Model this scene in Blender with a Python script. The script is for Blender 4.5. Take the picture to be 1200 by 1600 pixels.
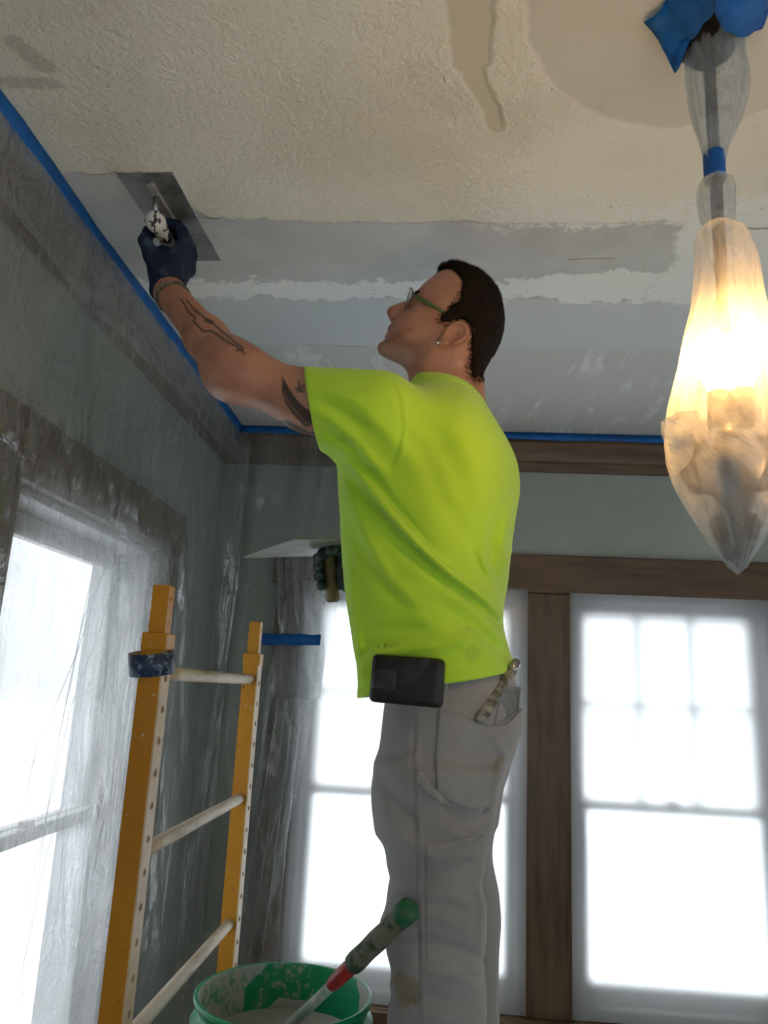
import bpy, bmesh, math, random
import numpy as np
from mathutils import Vector, Matrix

# ------------------------------------------------------------------ camera
for o in list(bpy.data.objects): bpy.data.objects.remove(o)
scene = bpy.context.scene
COL = scene.collection
F = 1200.0; YAW, PITCH, ROLL = 0.07516, 0.22744, 0.04912
CAM = np.array([0, 0, 1.78])
_f = np.array([-math.sin(YAW)*math.cos(PITCH), math.cos(YAW)*math.cos(PITCH), math.sin(PITCH)])
_r0 = np.array([math.cos(YAW), math.sin(YAW), 0]); _u0 = np.cross(_r0, _f)
_r = math.cos(ROLL)*_r0 + math.sin(ROLL)*_u0
_u = -math.sin(ROLL)*_r0 + math.cos(ROLL)*_u0
cd = bpy.data.cameras.new('camera'); cam = bpy.data.objects.new('camera', cd); COL.objects.link(cam)
cd.sensor_fit = 'VERTICAL'; cd.sensor_height = 24.0; cd.lens = F/1600*24.0
cd.clip_start = 0.02; cd.clip_end = 300
M4 = Matrix.Identity(4)
for i in range(3):
    M4[i][0], M4[i][1], M4[i][2], M4[i][3] = _r[i], _u[i], -_f[i], CAM[i]
cam.matrix_world = M4
scene.camera = cam
vs = scene.view_settings
vs.view_transform = 'Standard'; vs.look = 'None'; vs.gamma = 1.0; vs.use_curve_mapping = False
vs.exposure = 0.05

def at(x, y, Y):                       # photo pixel -> point at depth Y (world y)
    d = _f + _r*(x-600)/F - _u*(y-800)/F
    return CAM + d*(Y-CAM[1])/d[1]
def onz(x, y, Z):
    d = _f + _r*(x-600)/F - _u*(y-800)/F
    return CAM + d*(Z-CAM[2])/d[2]
def onx(x, y, X):
    d = _f + _r*(x-600)/F - _u*(y-800)/F
    return CAM + d*(X-CAM[0])/d[0]
def proj(P):
    Q = np.asarray(P)-CAM
    z = Q@_f
    return 600+F*(Q@_r)/z, 800-F*(Q@_u)/z

# ------------------------------------------------------------------ world: overcast sky
w = bpy.data.worlds.new('overcast_sky'); scene.world = w; w.use_nodes = True
nt = w.node_tree; nt.nodes.clear()
tc = nt.nodes.new('ShaderNodeTexCoord'); sp = nt.nodes.new('ShaderNodeSeparateXYZ')
mx = nt.nodes.new('ShaderNodeMath'); mx.operation = 'MAXIMUM'; mx.inputs[1].default_value = 0
ma = nt.nodes.new('ShaderNodeMath'); ma.operation = 'MULTIPLY_ADD'; ma.inputs[1].default_value = 2.0/3; ma.inputs[2].default_value = 1.0/3
ms = nt.nodes.new('ShaderNodeMath'); ms.operation = 'MULTIPLY'; ms.inputs[1].default_value = 5.0   # zenith strength
bg = nt.nodes.new('ShaderNodeBackground'); bg.inputs[0].default_value = (0.965, 0.98, 1.0, 1)
wo = nt.nodes.new('ShaderNodeOutputWorld')
nt.links.new(tc.outputs['Generated'], sp.inputs[0]); nt.links.new(sp.outputs[2], mx.inputs[0])
nt.links.new(mx.outputs[0], ma.inputs[0]); nt.links.new(ma.outputs[0], ms.inputs[0])
nt.links.new(ms.outputs[0], bg.inputs[1]); nt.links.new(bg.outputs[0], wo.inputs[0])

# ------------------------------------------------------------------ helpers
rnd = random.Random(7)
class N:                                # small node builder
    def __init__(s, name):
        s.m = bpy.data.materials.new(name); s.m.use_nodes = True
        s.t = s.m.node_tree; s.t.nodes.clear()
        s.out = s.n('ShaderNodeOutputMaterial')
    def n(s, kind, **kw):
        nd = s.t.nodes.new(kind)
        for k, v in kw.items(): setattr(nd, k, v)
        return nd
    def set(s, sock, v):
        if hasattr(v, 'links') or isinstance(v, bpy.types.NodeSocket): s.t.links.new(v, sock)
        elif isinstance(v, (tuple, list)) and len(v) == 3 and sock.type == 'RGBA': sock.default_value = (*v, 1)
        else: sock.default_value = v
    def math(s, op, a, b=0.0, c=0.0, clamp=False):
        nd = s.n('ShaderNodeMath', operation=op, use_clamp=clamp)
        for i, v in enumerate((a, b, c)):
            if i < len(nd.inputs): s.set(nd.inputs[i], v)
        return nd.outputs[0]
    def mix(s, f, a, b):
        nd = s.n('ShaderNodeMix', data_type='RGBA')
        s.set(nd.inputs[0], f); s.set(nd.inputs[6], a); s.set(nd.inputs[7], b)
        return nd.outputs[2]
    def step(s, v, a, b):               # smooth 0..1 between a and b
        nd = s.n('ShaderNodeMapRange', interpolation_type='SMOOTHSTEP')
        s.set(nd.inputs[0], v); s.set(nd.inputs[1], a); s.set(nd.inputs[2], b)
        return nd.outputs[0]
    def coords(s, kind='Object', scale=None, rot=None, loc=None):
        c = s.n('ShaderNodeTexCoord').outputs[kind]
        if scale or rot or loc:
            mp = s.n('ShaderNodeMapping'); s.t.links.new(c, mp.inputs[0])
            if scale: mp.inputs['Scale'].default_value = scale
            if rot: mp.inputs['Rotation'].default_value = rot
            if loc: mp.inputs['Location'].default_value = loc
            return mp.outputs[0]
        return c
    def noise(s, scale, detail=3, rough=.5, vec=None, dist=0):
        nd = s.n('ShaderNodeTexNoise'); nd.inputs['Scale'].default_value = scale
        nd.inputs['Detail'].default_value = detail; nd.inputs['Roughness'].default_value = rough
        nd.inputs['Distortion'].default_value = dist
        s.t.links.new(vec if vec is not None else s.coords(), nd.inputs['Vector'])
        return nd.outputs[0]
    def bump(s, h, strength=.3, dist=.01):
        nd = s.n('ShaderNodeBump'); nd.inputs['Strength'].default_value = strength
        nd.inputs['Distance'].default_value = dist; s.set(nd.inputs['Height'], h)
        return nd.outputs[0]
    def bsdf(s, col, rough=.6, spec=.4, metal=0.0, normal=None, **kw):
        p = s.n('ShaderNodeBsdfPrincipled')
        s.set(p.inputs['Base Color'], col); s.set(p.inputs['Roughness'], rough)
        p.inputs['Specular IOR Level'].default_value = spec; s.set(p.inputs['Metallic'], metal)
        if normal is not None: s.t.links.new(normal, p.inputs['Normal'])
        for k, v in kw.items(): s.set(p.inputs[k], v)
        return p.outputs[0]
    def done(s, sh):
        s.t.links.new(sh, s.out.inputs[0]); return s.m

def simple(name, c1, c2=None, scale=8, rough=.6, spec=.35, metal=0, bump=.1, bscale=40, thr=(.4, .65), vec=None):
    m = N(name); c2 = c2 or tuple(x*.8 for x in c1)
    v = m.coords(**vec) if vec else m.coords()
    col = m.mix(m.step(m.noise(scale, 4, .6, v), *thr), c1, c2)
    nm = m.bump(m.noise(bscale, 3, .6, v), bump, .004)
    return m.done(m.bsdf(col, rough, spec, metal, nm))

def mesh_obj(name, bm_or_me, mat=None, parent=None, smooth=False, kind=None):
    if isinstance(bm_or_me, bmesh.types.BMesh):
        me = bpy.data.meshes.new(name); bmesh.ops.recalc_face_normals(bm_or_me, faces=bm_or_me.faces[:])
        bm_or_me.to_mesh(me); bm_or_me.free()
    else: me = bm_or_me
    if smooth:
        me.polygons.foreach_set('use_smooth', [True]*len(me.polygons))
    o = bpy.data.objects.new(name, me); COL.objects.link(o)
    if mat:
        me.materials.clear(); me.materials.append(mat)
    if parent:
        o.parent = parent
        o.matrix_parent_inverse = parent.matrix_world.inverted() if False else Matrix.Translation(-parent.location)
    if kind: o['kind'] = kind
    return o
def empty(name, loc=(0, 0, 0)):
    o = bpy.data.objects.new(name, None); COL.objects.link(o); o.location = loc; o.empty_display_size = .05
    return o
def tag(o, label, cat, group=None):
    o['label'] = label; o['category'] = cat
    if group: o['group'] = group
    return o
def struct(o, label=None):
    o['kind'] = 'structure'
    if label: o['label'] = label
    return o
def box(bm, lo, hi, bevel=0):
    lo = Vector(lo); hi = Vector(hi)
    r = bmesh.ops.create_cube(bm, size=1, matrix=Matrix.Translation((lo+hi)/2) @ Matrix.Diagonal((*(hi-lo), 1)))
    if bevel:
        es = {e for v in r['verts'] for e in v.link_edges}
        bmesh.ops.bevel(bm, geom=list(es), offset=bevel, segments=2, affect='EDGES', profile=.5)
    return bm
def nb(lo, hi, bevel=0): return box(bmesh.new(), lo, hi, bevel)
def frame_of(d):
    d = Vector(d).normalized(); a = Vector((0, 0, 1)) if abs(d.z) < .9 else Vector((1, 0, 0))
    x = a.cross(d).normalized(); return x, d.cross(x), d
def tube(bm, pts, rad, seg=12, cap=True, ell=(1, 1)):
    pts = [Vector(p) for p in pts]; n = len(pts)
    if not hasattr(rad, '__len__'): rad = [rad]*n
    rings = []; x = None
    for i, p in enumerate(pts):
        d = (pts[min(i+1, n-1)]-pts[max(i-1, 0)]).normalized()
        if x is None: x, y, _ = frame_of(d)
        else:
            x = (x - d*x.dot(d)).normalized(); y = d.cross(x)
        rings.append([bm.verts.new(p + (x*math.cos(a)*ell[0] + y*math.sin(a)*ell[1])*rad[i]) for a in (2*math.pi*k/seg for k in range(seg))])
    for a, b in zip(rings, rings[1:]):
        for k in range(seg): bm.faces.new((a[k], a[(k+1) % seg], b[(k+1) % seg], b[k]))
    if cap: bm.faces.new(rings[0][::-1]); bm.faces.new(rings[-1])
    return bm
def lathe(bm, prof, c, seg=48, wob=None):
    rings = []
    for i, (r, z) in enumerate(prof):
        ring = []
        for k in range(seg):
            a = 2*math.pi*k/seg; rr = r*(1+(wob(a, z) if wob else 0))
            ring.append(bm.verts.new((c[0]+rr*math.cos(a), c[1]+rr*math.sin(a), c[2]+z)))
        rings.append(ring)
    for a, b in zip(rings, rings[1:]):
        for k in range(seg): bm.faces.new((a[k], a[(k+1) % seg], b[(k+1) % seg], b[k]))
    return bm, rings
_G = np.random.default_rng(3).random((64, 64, 64)).astype(np.float32)
def vnoise(P, s):                       # smooth value noise, -1..1
    Q = np.asarray(P, dtype=np.float32)*s + 100; i = np.floor(Q).astype(int); t = Q-i; t = t*t*(3-2*t); i &= 63; j = (i+1) & 63
    def g(a, b, c): return _G[a, b, c]
    x0, y0, z0 = i.T; x1, y1, z1 = j.T; tx, ty, tz = t.T
    a = g(x0, y0, z0)*(1-tx)+g(x1, y0, z0)*tx; b = g(x0, y1, z0)*(1-tx)+g(x1, y1, z0)*tx
    c = g(x0, y0, z1)*(1-tx)+g(x1, y0, z1)*tx; d = g(x0, y1, z1)*(1-tx)+g(x1, y1, z1)*tx
    return ((a*(1-ty)+b*ty)*(1-tz)+(c*(1-ty)+d*ty)*tz)*2-1
def grid_mesh(name, P, nu, nv):
    idx = np.arange(nu*nv).reshape(nu, nv)
    q = np.stack([idx[:-1, :-1], idx[1:, :-1], idx[1:, 1:], idx[:-1, 1:]], -1).reshape(-1, 4)
    P = np.asarray(P); m_ = P[nu//2, nv//2]; nn = np.cross(P[nu//2+1, nv//2]-m_, P[nu//2, nv//2+1]-m_)
    if nn@(CAM-m_) < 0: q = q[:, ::-1]
    me = bpy.data.meshes.new(name); me.from_pydata(P.reshape(-1, 3).tolist(), [], q.tolist()); me.update()
    return me

# ------------------------------------------------------------------ room dimensions
K = 0.8
CEIL = 2.70; D = 2.686; XL = -0.80; XR = 2.3; YB = -2.1; T = 0.16
def zz(v): return CAM[2] + (v-1.68)*K   # heights measured in the photograph
WIN_T = zz(2.117); WIN_B = zz(.508); RAIL = zz(1.257); MUNT = zz(1.668); HEAD_T = zz(2.285); CROWN_B = zz(2.664)

# ------------------------------------------------------------------ materials: setting
def ceiling_mat():
    m = N('ceiling_plaster')
    co = m.coords('Object'); sx = m.n('ShaderNodeSeparateXYZ'); m.t.links.new(co, sx.inputs[0]); X, Y = sx.outputs[0], sx.outputs[1]
    yy = lambda px, py: float(onz(px, py, CEIL)[1])
    xx = lambda px, py: float(onz(px, py, CEIL)[0])
    n1 = m.noise(7, 5, .65); n2 = m.noise(30, 5, .7); n3 = m.noise(2.2, 3, .5)
    c = lambda n, k: m.math('MULTIPLY', m.math('SUBTRACT', n, .5), k)
    Yw = m.math('ADD', m.math('ADD', Y, c(n1, .06)), c(n2, .03))
    Yr = m.math('ADD', m.math('ADD', Y, c(n1, .15)), c(n2, .12))
    Xw = m.math('ADD', m.math('ADD', X, c(n1, .14)), c(n2, .05))
    yA = yy(600, 346); yB = yy(600, 440); yC = yy(600, 468); yD = yy(600, 541)
    # nearer edge of the first skim band swings towards the camera beside the left wall
    shift = m.math('MULTIPLY', m.step(X, xx(330, 330), xx(250, 330)), yy(600, 346)-yy(300, 268))
    YwA = m.math('ADD', Yw, shift)
    skim = m.step(YwA, yA-.004, yA+.004)
    skim = m.math('MULTIPLY', skim, m.step(Xw, xx(1050, 400)+.01, xx(1050, 400)-.01))
    Yq = m.math('ADD', Yr, m.math('MULTIPLY', m.step(X, xx(780, 450), xx(960, 450)), .055))
    white = m.math('MULTIPLY', m.step(Yq, yB-.006, yB+.006), m.step(Yr, yC+.008, yC-.004))
    right = m.math('MULTIPLY', m.step(Xw, xx(1045, 400)-.01, xx(1045, 400)+.01), m.math('MULTIPLY', m.step(Yr, yA-.09, yA-.07), m.step(Yw, yC+.006, yC-.006)))
    white = m.math('MAXIMUM', white, right)
    edge = m.math('MULTIPLY', m.step(Yr, yA-.075, yA-.04), m.math('MULTIPLY', m.step(Yr, yA+.022, yA+.010), m.step(X, xx(640, 340), xx(900, 340))))
    grey = m.step(Yw, yC-.004, yC+.004)
    strk = m.step(Yw, yD-.003, yD+.003)
    cs = m.coords('Object', scale=(16, 2.6, 1)); s1 = m.noise(1.0, 5, .7, cs, .6)
    s2 = m.noise(5, 3, .6)
    streak = m.math('MULTIPLY', strk, m.math('MULTIPLY', m.step(s1, .53, .60), m.step(s2, .42, .62)))
    tex_c = m.mix(m.step(n3, .35, .7), (.80, .755, .655), (.70, .65, .545))
    skim_c = m.mix(m.step(n1, .35, .7), (.54, .535, .525), (.46, .455, .445))
    col = m.mix(skim, tex_c, skim_c)
    col = m.mix(grey, col, (.56, .57, .575))
    col = m.mix(strk, col, (.53, .52, .495))
    col = m.mix(m.math('MULTIPLY', streak, .75), col, (.74, .73, .70))
    col = m.mix(m.math('MULTIPLY', white, .9), col, (.80, .80, .775))
    col = m.mix(m.math('MULTIPLY', edge, m.step(n2, .42, .5)), col, (.80, .78, .73))
    # thin strips of old plaster left bare between the trowelled bands
    torn = m.math('MULTIPLY', m.step(m.noise(60, 4, .75), .62, .66), m.math('MULTIPLY', m.step(Yr, yA-.12, yA-.03), m.step(X, xx(640, 340), xx(950, 340))))
    torn = m.math('MULTIPLY', torn, m.step(Yw, yC, yC-.02))
    col = m.mix(m.math('MULTIPLY', torn, .8), col, (.42, .38, .33))
    n4 = m.noise(9, 3, .55); Xs = m.math('ADD', X, c(n4, .05)); Ys = m.math('ADD', Y, c(m.noise(8, 3, .5, m.coords('Object', loc=(4, 2, 1))), .05))
    # round smooth patch about the lamp rose
    lc = onz(1112, 15, CEIL)
    r = m.math('SQRT', m.math('ADD', m.math('POWER', m.math('SUBTRACT', Xs, float(lc[0])+.02), 2), m.math('POWER', m.math('SUBTRACT', Ys, float(lc[1])-.06), 2)))
    disc = m.step(r, .285, .272)
    col = m.mix(m.math('MULTIPLY', disc, .9), col, (.60, .56, .48))
    # runs and smudges of damp filler
    def blob(p0, p1, wd, soft=.01):
        a = onz(*p0, CEIL); b = onz(*p1, CEIL); d = b-a; L = float(np.hypot(d[0], d[1])); ux, uy = d[0]/L, d[1]/L
        dx = m.math('SUBTRACT', Xs, float(a[0])); dy = m.math('SUBTRACT', Ys, float(a[1]))
        t = m.math('ADD', m.math('MULTIPLY', dx, float(ux)), m.math('MULTIPLY', dy, float(uy)))
        t = m.math('MINIMUM', m.math('MAXIMUM', t, 0), L)
        ex = m.math('SUBTRACT', dx, m.math('MULTIPLY', t, float(ux))); ey = m.math('SUBTRACT', dy, m.math('MULTIPLY', t, float(uy)))
        return m.step(m.math('SQRT', m.math('ADD', m.math('POWER', ex, 2), m.math('POWER', ey, 2))), wd, wd-soft)
    run = m.math('MAXIMUM', blob((728, -60), (735, 90), .034), blob((735, 90), (772, 195), .021))
    run2 = blob((660, 120), (715, 165), .05, .03)
    col = m.mix(m.math('MULTIPLY', run, .8), col, (.56, .50, .385))
    col = m.mix(m.math('MULTIPLY', run2, .3), col, (.58, .52, .41))
    crk = m.math('MAXIMUM', m.math('MAXIMUM', blob((892, 404), (955, 405), .0028, .002), blob((1155, 358), (1230, 359), .004, .002)), m.math('MAXIMUM', blob((300, 338), (346, 340), .0035, .003), blob((470, 538), (578, 541), .0016, .001)))
    col = m.mix(m.math('MULTIPLY', crk, .7), col, (.20, .12, .06))
    sm = m.math('MAXIMUM', blob((25, 70), (60, 100), .022), blob((15, 130), (80, 130), .017))
    col = m.mix(m.math('MULTIPLY', sm, .55), col, (.40, .36, .29))
    col = m.mix(m.math('MULTIPLY', m.step(m.noise(18, 4, .7), .64, .72), .25), col, (.5, .44, .35))
    smooth = m.math('MAXIMUM', m.math('MAXIMUM', skim, grey), m.math('MAXIMUM', m.math('MULTIPLY', disc, .9), run))
    lump = m.noise(95, 3, .55, None, .3)
    tex = m.math('MULTIPLY', lump, m.math('SUBTRACT', 1.0, m.math('MULTIPLY', smooth, .93)))
    tex = m.math('ADD', tex, m.math('MULTIPLY', m.math('SUBTRACT', 1.0, smooth), .35))
    tex = m.math('ADD', tex, m.math('MULTIPLY', white, .25))
    nm = m.bump(tex, .46, .010)
    rough = m.mix(smooth, (.42, .42, .42), (.62, .62, .62))
    return m.done(m.bsdf(col, rough, .4, 0, nm))
MAT = {}
MAT['ceiling'] = ceiling_mat()
MAT['wall'] = simple('sage_wall_paint', (.30, .328, .292), (.275, .30, .268), 3, .55, .3, 0, .05, 120)
MAT['floor'] = simple('pale_bounce_floor', (.66, .63, .56), (.58, .55, .48), 4, .8, .2, 0, .2, 60)  # unseen floor, made pale so it bounces light up to the ceiling
MAT['wood'] = simple('dark_oak_trim', (.115, .066, .036), (.060, .034, .019), 5, .42, .4, 0, .1, 30, (.35, .7), dict(scale=(9, 9, .8)))
MAT['wood_h'] = simple('dark_oak_trim_level', (.115, .066, .036), (.060, .034, .019), 5, .42, .4, 0, .1, 30, (.35, .7), dict(scale=(.8, .8, 9)))
MAT['wood_y'] = MAT['wood_h']
MAT['sash'] = simple('painted_sash', (.30, .29, .285), (.26, .25, .245), 4, .5, .4)
MAT['tape'] = simple('blue_masking_tape', (.003, .105, .36), (.002, .075, .28), 25, .55, .35, 0, .25, 90)
MAT['snow'] = simple('snowy_ground', (.88, .9, .93), (.84, .87, .9), 1, .8, .2)

def glass_mat():
    m = N('window_glass')
    t = m.n('ShaderNodeBsdfTransparent'); t.inputs[0].default_value = (.93, .96, .97, 1)
    g = m.n('ShaderNodeBsdfGlossy'); g.inputs['Roughness'].default_value = .03
    lw = m.n('ShaderNodeLayerWeight'); fr = m.math('MULTIPLY_ADD', m.math('POWER', lw.outputs['Facing'], 5), .5, .035)
    mx = m.n('ShaderNodeMixShader'); m.t.links.new(fr, mx.inputs[0])
    m.t.links.new(t.outputs[0], mx.inputs[1]); m.t.links.new(g.outputs[0], mx.inputs[2])
    return m.done(mx.outputs[0])
MAT['glass'] = glass_mat()
def film_mat(name, haze=.35, blur=.5, rough=.25, fold_scale=(9, 9, 1.2), rot=(0, 0, 0), fold=.25, bump=.4, tint=(.96, .97, .98), gloss=.10, nscale=7, ior=1.12, milkc=(.85, .87, .88), fres=.6):
    """thin polythene: clear part, blurred part, milky part and a sheen"""
    m = N(name)
    v = m.coords('Object', scale=fold_scale, rot=rot)
    cr = m.noise(2.6, 4, .6, v, .5)
    line = m.math('MULTIPLY', m.step(m.math('ABSOLUTE', m.math('SUBTRACT', cr, .52)), .018, .0), fold)   # doubled film along creases
    wr = m.noise(nscale, 5, .65, m.coords('Object'), .8)
    nm = m.bump(m.math('ADD', m.math('MULTIPLY', cr, .8), m.math('MULTIPLY', wr, .6)), bump, .03)
    tr = m.n('ShaderNodeBsdfTransparent'); tr.inputs[0].default_value = (*tint, 1)
    rf = m.n('ShaderNodeBsdfRefraction'); rf.inputs['IOR'].default_value = ior; rf.inputs['Roughness'].default_value = rough; rf.inputs[0].default_value = (*tint, 1)
    tl = m.n('ShaderNodeBsdfTranslucent'); tl.inputs[0].default_value = (*milkc, 1)
    df = m.n('ShaderNodeBsdfDiffuse'); df.inputs[0].default_value = (.78, .79, .79, 1)
    gl = m.n('ShaderNodeBsdfGlossy'); gl.inputs['Roughness'].default_value = .15
    for x in (tl, df, gl): m.t.links.new(nm, x.inputs['Normal'])
    def mixs(f, a, b):
        x = m.n('ShaderNodeMixShader'); m.set(x.inputs[0], f); m.t.links.new(a, x.inputs[1]); m.t.links.new(b, x.inputs[2]); return x.outputs[0]
    clear = mixs(blur, tr.outputs[0], rf.outputs[0])
    milk = mixs(.35, tl.outputs[0], df.outputs[0])
    hz = m.math('ADD', haze, line, clamp=True)
    body = mixs(hz, clear, milk)
    lw = m.n('ShaderNodeLayerWeight'); lw.inputs[0].default_value = .25; m.t.links.new(nm, lw.inputs['Normal'])
    fg = m.math('MULTIPLY_ADD', m.math('POWER', lw.outputs['Facing'], 4), fres, gloss*.4, clamp=True)
    return m.done(mixs(fg, body, gl.outputs[0]))
FT_, FM_ = (.86, .868, .876), (.85, .87, .88)     # every sheet is the same polythene
MAT['film_win'] = film_mat('polythene_window', .26, .97, .70, (7, 7, .7), (0, 0, 0), .04, .12, FT_, .06, 7, 1.5, FM_, .25)
MAT['film_left'] = film_mat('polythene_left_wall', .24, .08, .35, (3.5, 3.5, .35), (math.radians(-24), 0, 0), .06, .75, FT_, .50, 9, 1.12, FM_, .30)
MAT['film_wall'] = film_mat('polythene_back_wall', .20, .25, .15, (7, 7, 1.5), (0, math.radians(20), 0), .10, .4, FT_, .1, 7, 1.12, FM_, .4)
MAT['film_bunch'] = film_mat('polythene_bunched', .24, .3, .15, (9, 9, .5), (0, math.radians(4), 0), .14, .22, FT_, .2, 5, 1.12, FM_, .5)

# ------------------------------------------------------------------ setting
def wall_with_holes(name, axis, pos, thick, u0, u1, z0, z1, holes, mat):
    """axis 'x': the wall is at x=pos and u runs along y; axis 'y': at y=pos, u along x"""
    bm = bmesh.new()
    us = sorted({u0, u1, *[h for a in holes for h in a[:2]]}); zs = sorted({z0, z1, *[h for a in holes for h in a[2:]]})
    for a, b in zip(us, us[1:]):
        for c, d in zip(zs, zs[1:]):
            mu, mz = (a+b)/2, (c+d)/2
            if any(h[0] < mu < h[1] and h[2] < mz < h[3] for h in holes): continue
            if axis == 'x': box(bm, (min(pos, pos+thick), a, c), (max(pos, pos+thick), b, d))
            else: box(bm, (a, min(pos, pos+thick), c), (b, max(pos, pos+thick), d))
    bmesh.ops.remove_doubles(bm, verts=bm.verts[:], dist=1e-5)
    return struct(mesh_obj(name, bm, mat))
kx = K
W1 = (-.562*kx, .373*kx); W2 = (.574*kx, 1.395*kx)
W3 = (1.669*kx, 2.592*kx)
struct(mesh_obj('floor', nb((XL-.2, YB-.2, -.12), (XR+.2, D+.2, 0)), MAT['floor']))
cl = struct(mesh_obj('ceiling', nb((XL-.2, YB-.2, CEIL), (XR+.2, D+.2, CEIL+.12)), MAT['ceiling']))
wall_with_holes('wall_back', 'y', D, T, XL-.2, XR+.2, 0, CEIL, [(*W1, WIN_B, WIN_T), (*W2, WIN_B, WIN_T)], MAT['wall'])
wall_with_holes('wall_left', 'x', XL, -T, YB-.2, D, 0, CEIL, [(*W3, WIN_B, WIN_T), (-1.3, -.3, WIN_B, WIN_T)], MAT['wall'])
wall_with_holes('wall_right', 'x', XR, T, YB-.2, D, 0, CEIL, [(-1.4, -.2, WIN_B, WIN_T), (.95, 2.15, WIN_B, WIN_T)], MAT['wall'])
wall_with_holes('wall_rear', 'y', YB, -T, XL, XR, 0, CEIL, [(-.5, .7, WIN_B, WIN_T), (.9, 2.1, WIN_B, WIN_T)], MAT['wall'])
gr = struct(mesh_obj('ground', nb((-60, -60, -.5), (60, 60, -.4)), MAT['snow']), 'snow covered ground outside')

def window(name, axis, pos, sgn, u0, u1, cols=3, rows=2):
    """double-hung sash: divided upper sash, clear lower sash. sgn = direction outdoors"""
    root = struct(empty(name, (((u0+u1)/2, pos+sgn*.08, WIN_B) if axis == 'y' else (pos+sgn*.08, (u0+u1)/2, WIN_B))))
    def B(ua, ub, za, zb, d0, d1, nm, mt, par=root, bev=.003):
        a, b = sorted((pos+sgn*d0, pos+sgn*d1))
        lo, hi = ((ua, a, za), (ub, b, zb)) if axis == 'y' else ((a, ua, za), (b, ub, zb))
        o = mesh_obj(nm, nb(lo, hi, bev), mt, None)
        o.parent = par
        o.matrix_parent_inverse = Matrix.Translation(-root.location)
        return o
    J = .018
    B(u0, u0+J, WIN_B, WIN_T, .0, T, 'jamb', MAT['sash']); B(u1-J, u1, WIN_B, WIN_T, .0, T, 'jamb', MAT['sash'])
    B(u0+J, u1-J, WIN_T-J, WIN_T, .0, T, 'head_jamb', MAT['sash']); B(u0+J, u1-J, WIN_B, WIN_B+J, .0, T, 'sill', MAT['sash'])
    a, b = u0+J, u1-J; st = .036
    # upper sash (outer track)
    zt, zb = WIN_T-J, RAIL-.014
    d0, d1 = .085, .115
    B(a, a+st, zb, zt, d0, d1, 'stile', MAT['sash']); B(b-st, b, zb, zt, d0, d1, 'stile', MAT['sash'])
    B(a+st, b-st, zt-.05, zt, d0, d1, 'top_rail', MAT['sash']); B(a+st, b-st, zb, zb+.03, d0, d1, 'meeting_rail', MAT['sash'])
    ga, gb, gz0, gz1 = a+st, b-st, zb+.03, zt-.05; mw = .016
    us = [ga+(gb-ga)*k/cols for k in range(cols+1)]; zs = [gz0+(gz1-gz0)*k/rows for k in range(rows+1)]
    for k in range(1, cols): B(us[k]-mw/2, us[k]+mw/2, gz0, gz1, d0, d1, 'muntin', MAT['sash'])
    for k in range(1, rows):
        for c in range(cols): B(us[c]+(mw/2 if c else 0), us[c+1]-(mw/2 if c < cols-1 else 0), zs[k]-mw/2, zs[k]+mw/2, d0, d1, 'muntin', MAT['sash'])
    for r_ in range(rows):
        for c in range(cols): B(us[c]+.006, us[c+1]-.006, zs[r_]+.006, zs[r_+1]-.006, .098, .102, 'pane', MAT['glass'], bev=0)
    # lower sash (inner track)
    zt, zb = RAIL+.016, WIN_B+J; d0, d1 = .05, .08
    B(a, a+st, zb, zt, d0, d1, 'stile', MAT['sash']); B(b-st, b, zb, zt, d0, d1, 'stile', MAT['sash'])
    B(a+st, b-st, zt-.03, zt, d0, d1, 'meeting_rail', MAT['sash']); B(a+st, b-st, zb, zb+.06, d0, d1, 'bottom_rail', MAT['sash'])
    B((a+b)/2-.02, (a+b)/2+.02, zt, zt+.012, d0+.004, d1-.006, 'sash_lock', MAT['wood'])
    B(a+st-.006, b-st+.006, zb+.054, zt-.024, .063, .067, 'pane', MAT['glass'], bev=0)
    return root
window('window_1', 'y', D, 1, *W1); window('window_2', 'y', D, 1, *W2); window('window_3', 'x', XL, -1, *W3, cols=1, rows=1)
window('window_left_offscreen', 'x', XL, -1, -1.3, -.3); window('window_right_offscreen', 'x', XR, 1, -1.4, -.2); window('window_right_offscreen', 'x', XR, 1, .95, 2.15)
window('window_rear_offscreen', 'y', YB, -1, -.5, .7); window('window_rear_offscreen', 'y', YB, -1, .9, 2.1)

# casings and crown (dark wood)
_t = [0]
def trim(lo, hi, mat, bevel=.004):
    _t[0] += 1; return struct(mesh_obj('trim_%d' % _t[0], nb(lo, hi, bevel), mat))
ct = .022; CL = -.704*kx
trim((CL-.02, D-ct-.006, WIN_T), (W2[1]+.16, D, HEAD_T), MAT['wood_h'])                  # header across both windows
trim((CL, D-ct, WIN_B-.02), (W1[0], D, WIN_T), MAT['wood']); trim((W1[1], D-ct, WIN_B-.02), (W2[0], D, WIN_T), MAT['wood'])
trim((W2[1], D-ct, WIN_B-.02), (W2[1]+.14, D, WIN_T), MAT['wood'])
trim((CL-.04, D-.06, WIN_B-.055), (W2[1]+.18, D, WIN_B-.02), MAT['wood_h'])              # stool
trim((CL, D-ct, WIN_B-.16), (W2[1]+.14, D, WIN_B-.055), MAT['wood_h'])                   # apron
LY0, LY1 = W3[0]-.14, 2.808*kx
trim((XL, LY0-.02, WIN_T), (XL+ct+.006, LY1, HEAD_T), MAT['wood_h'])
trim((XL, LY0, WIN_B-.02), (XL+ct, W3[0], WIN_T), MAT['wood']); trim((XL, W3[1], WIN_B-.02), (XL+ct, LY1, WIN_T), MAT['wood'])
trim((XL, LY0-.03, WIN_B-.055), (XL+.06, LY1+.03, WIN_B-.02), MAT['wood_h'])
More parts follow.
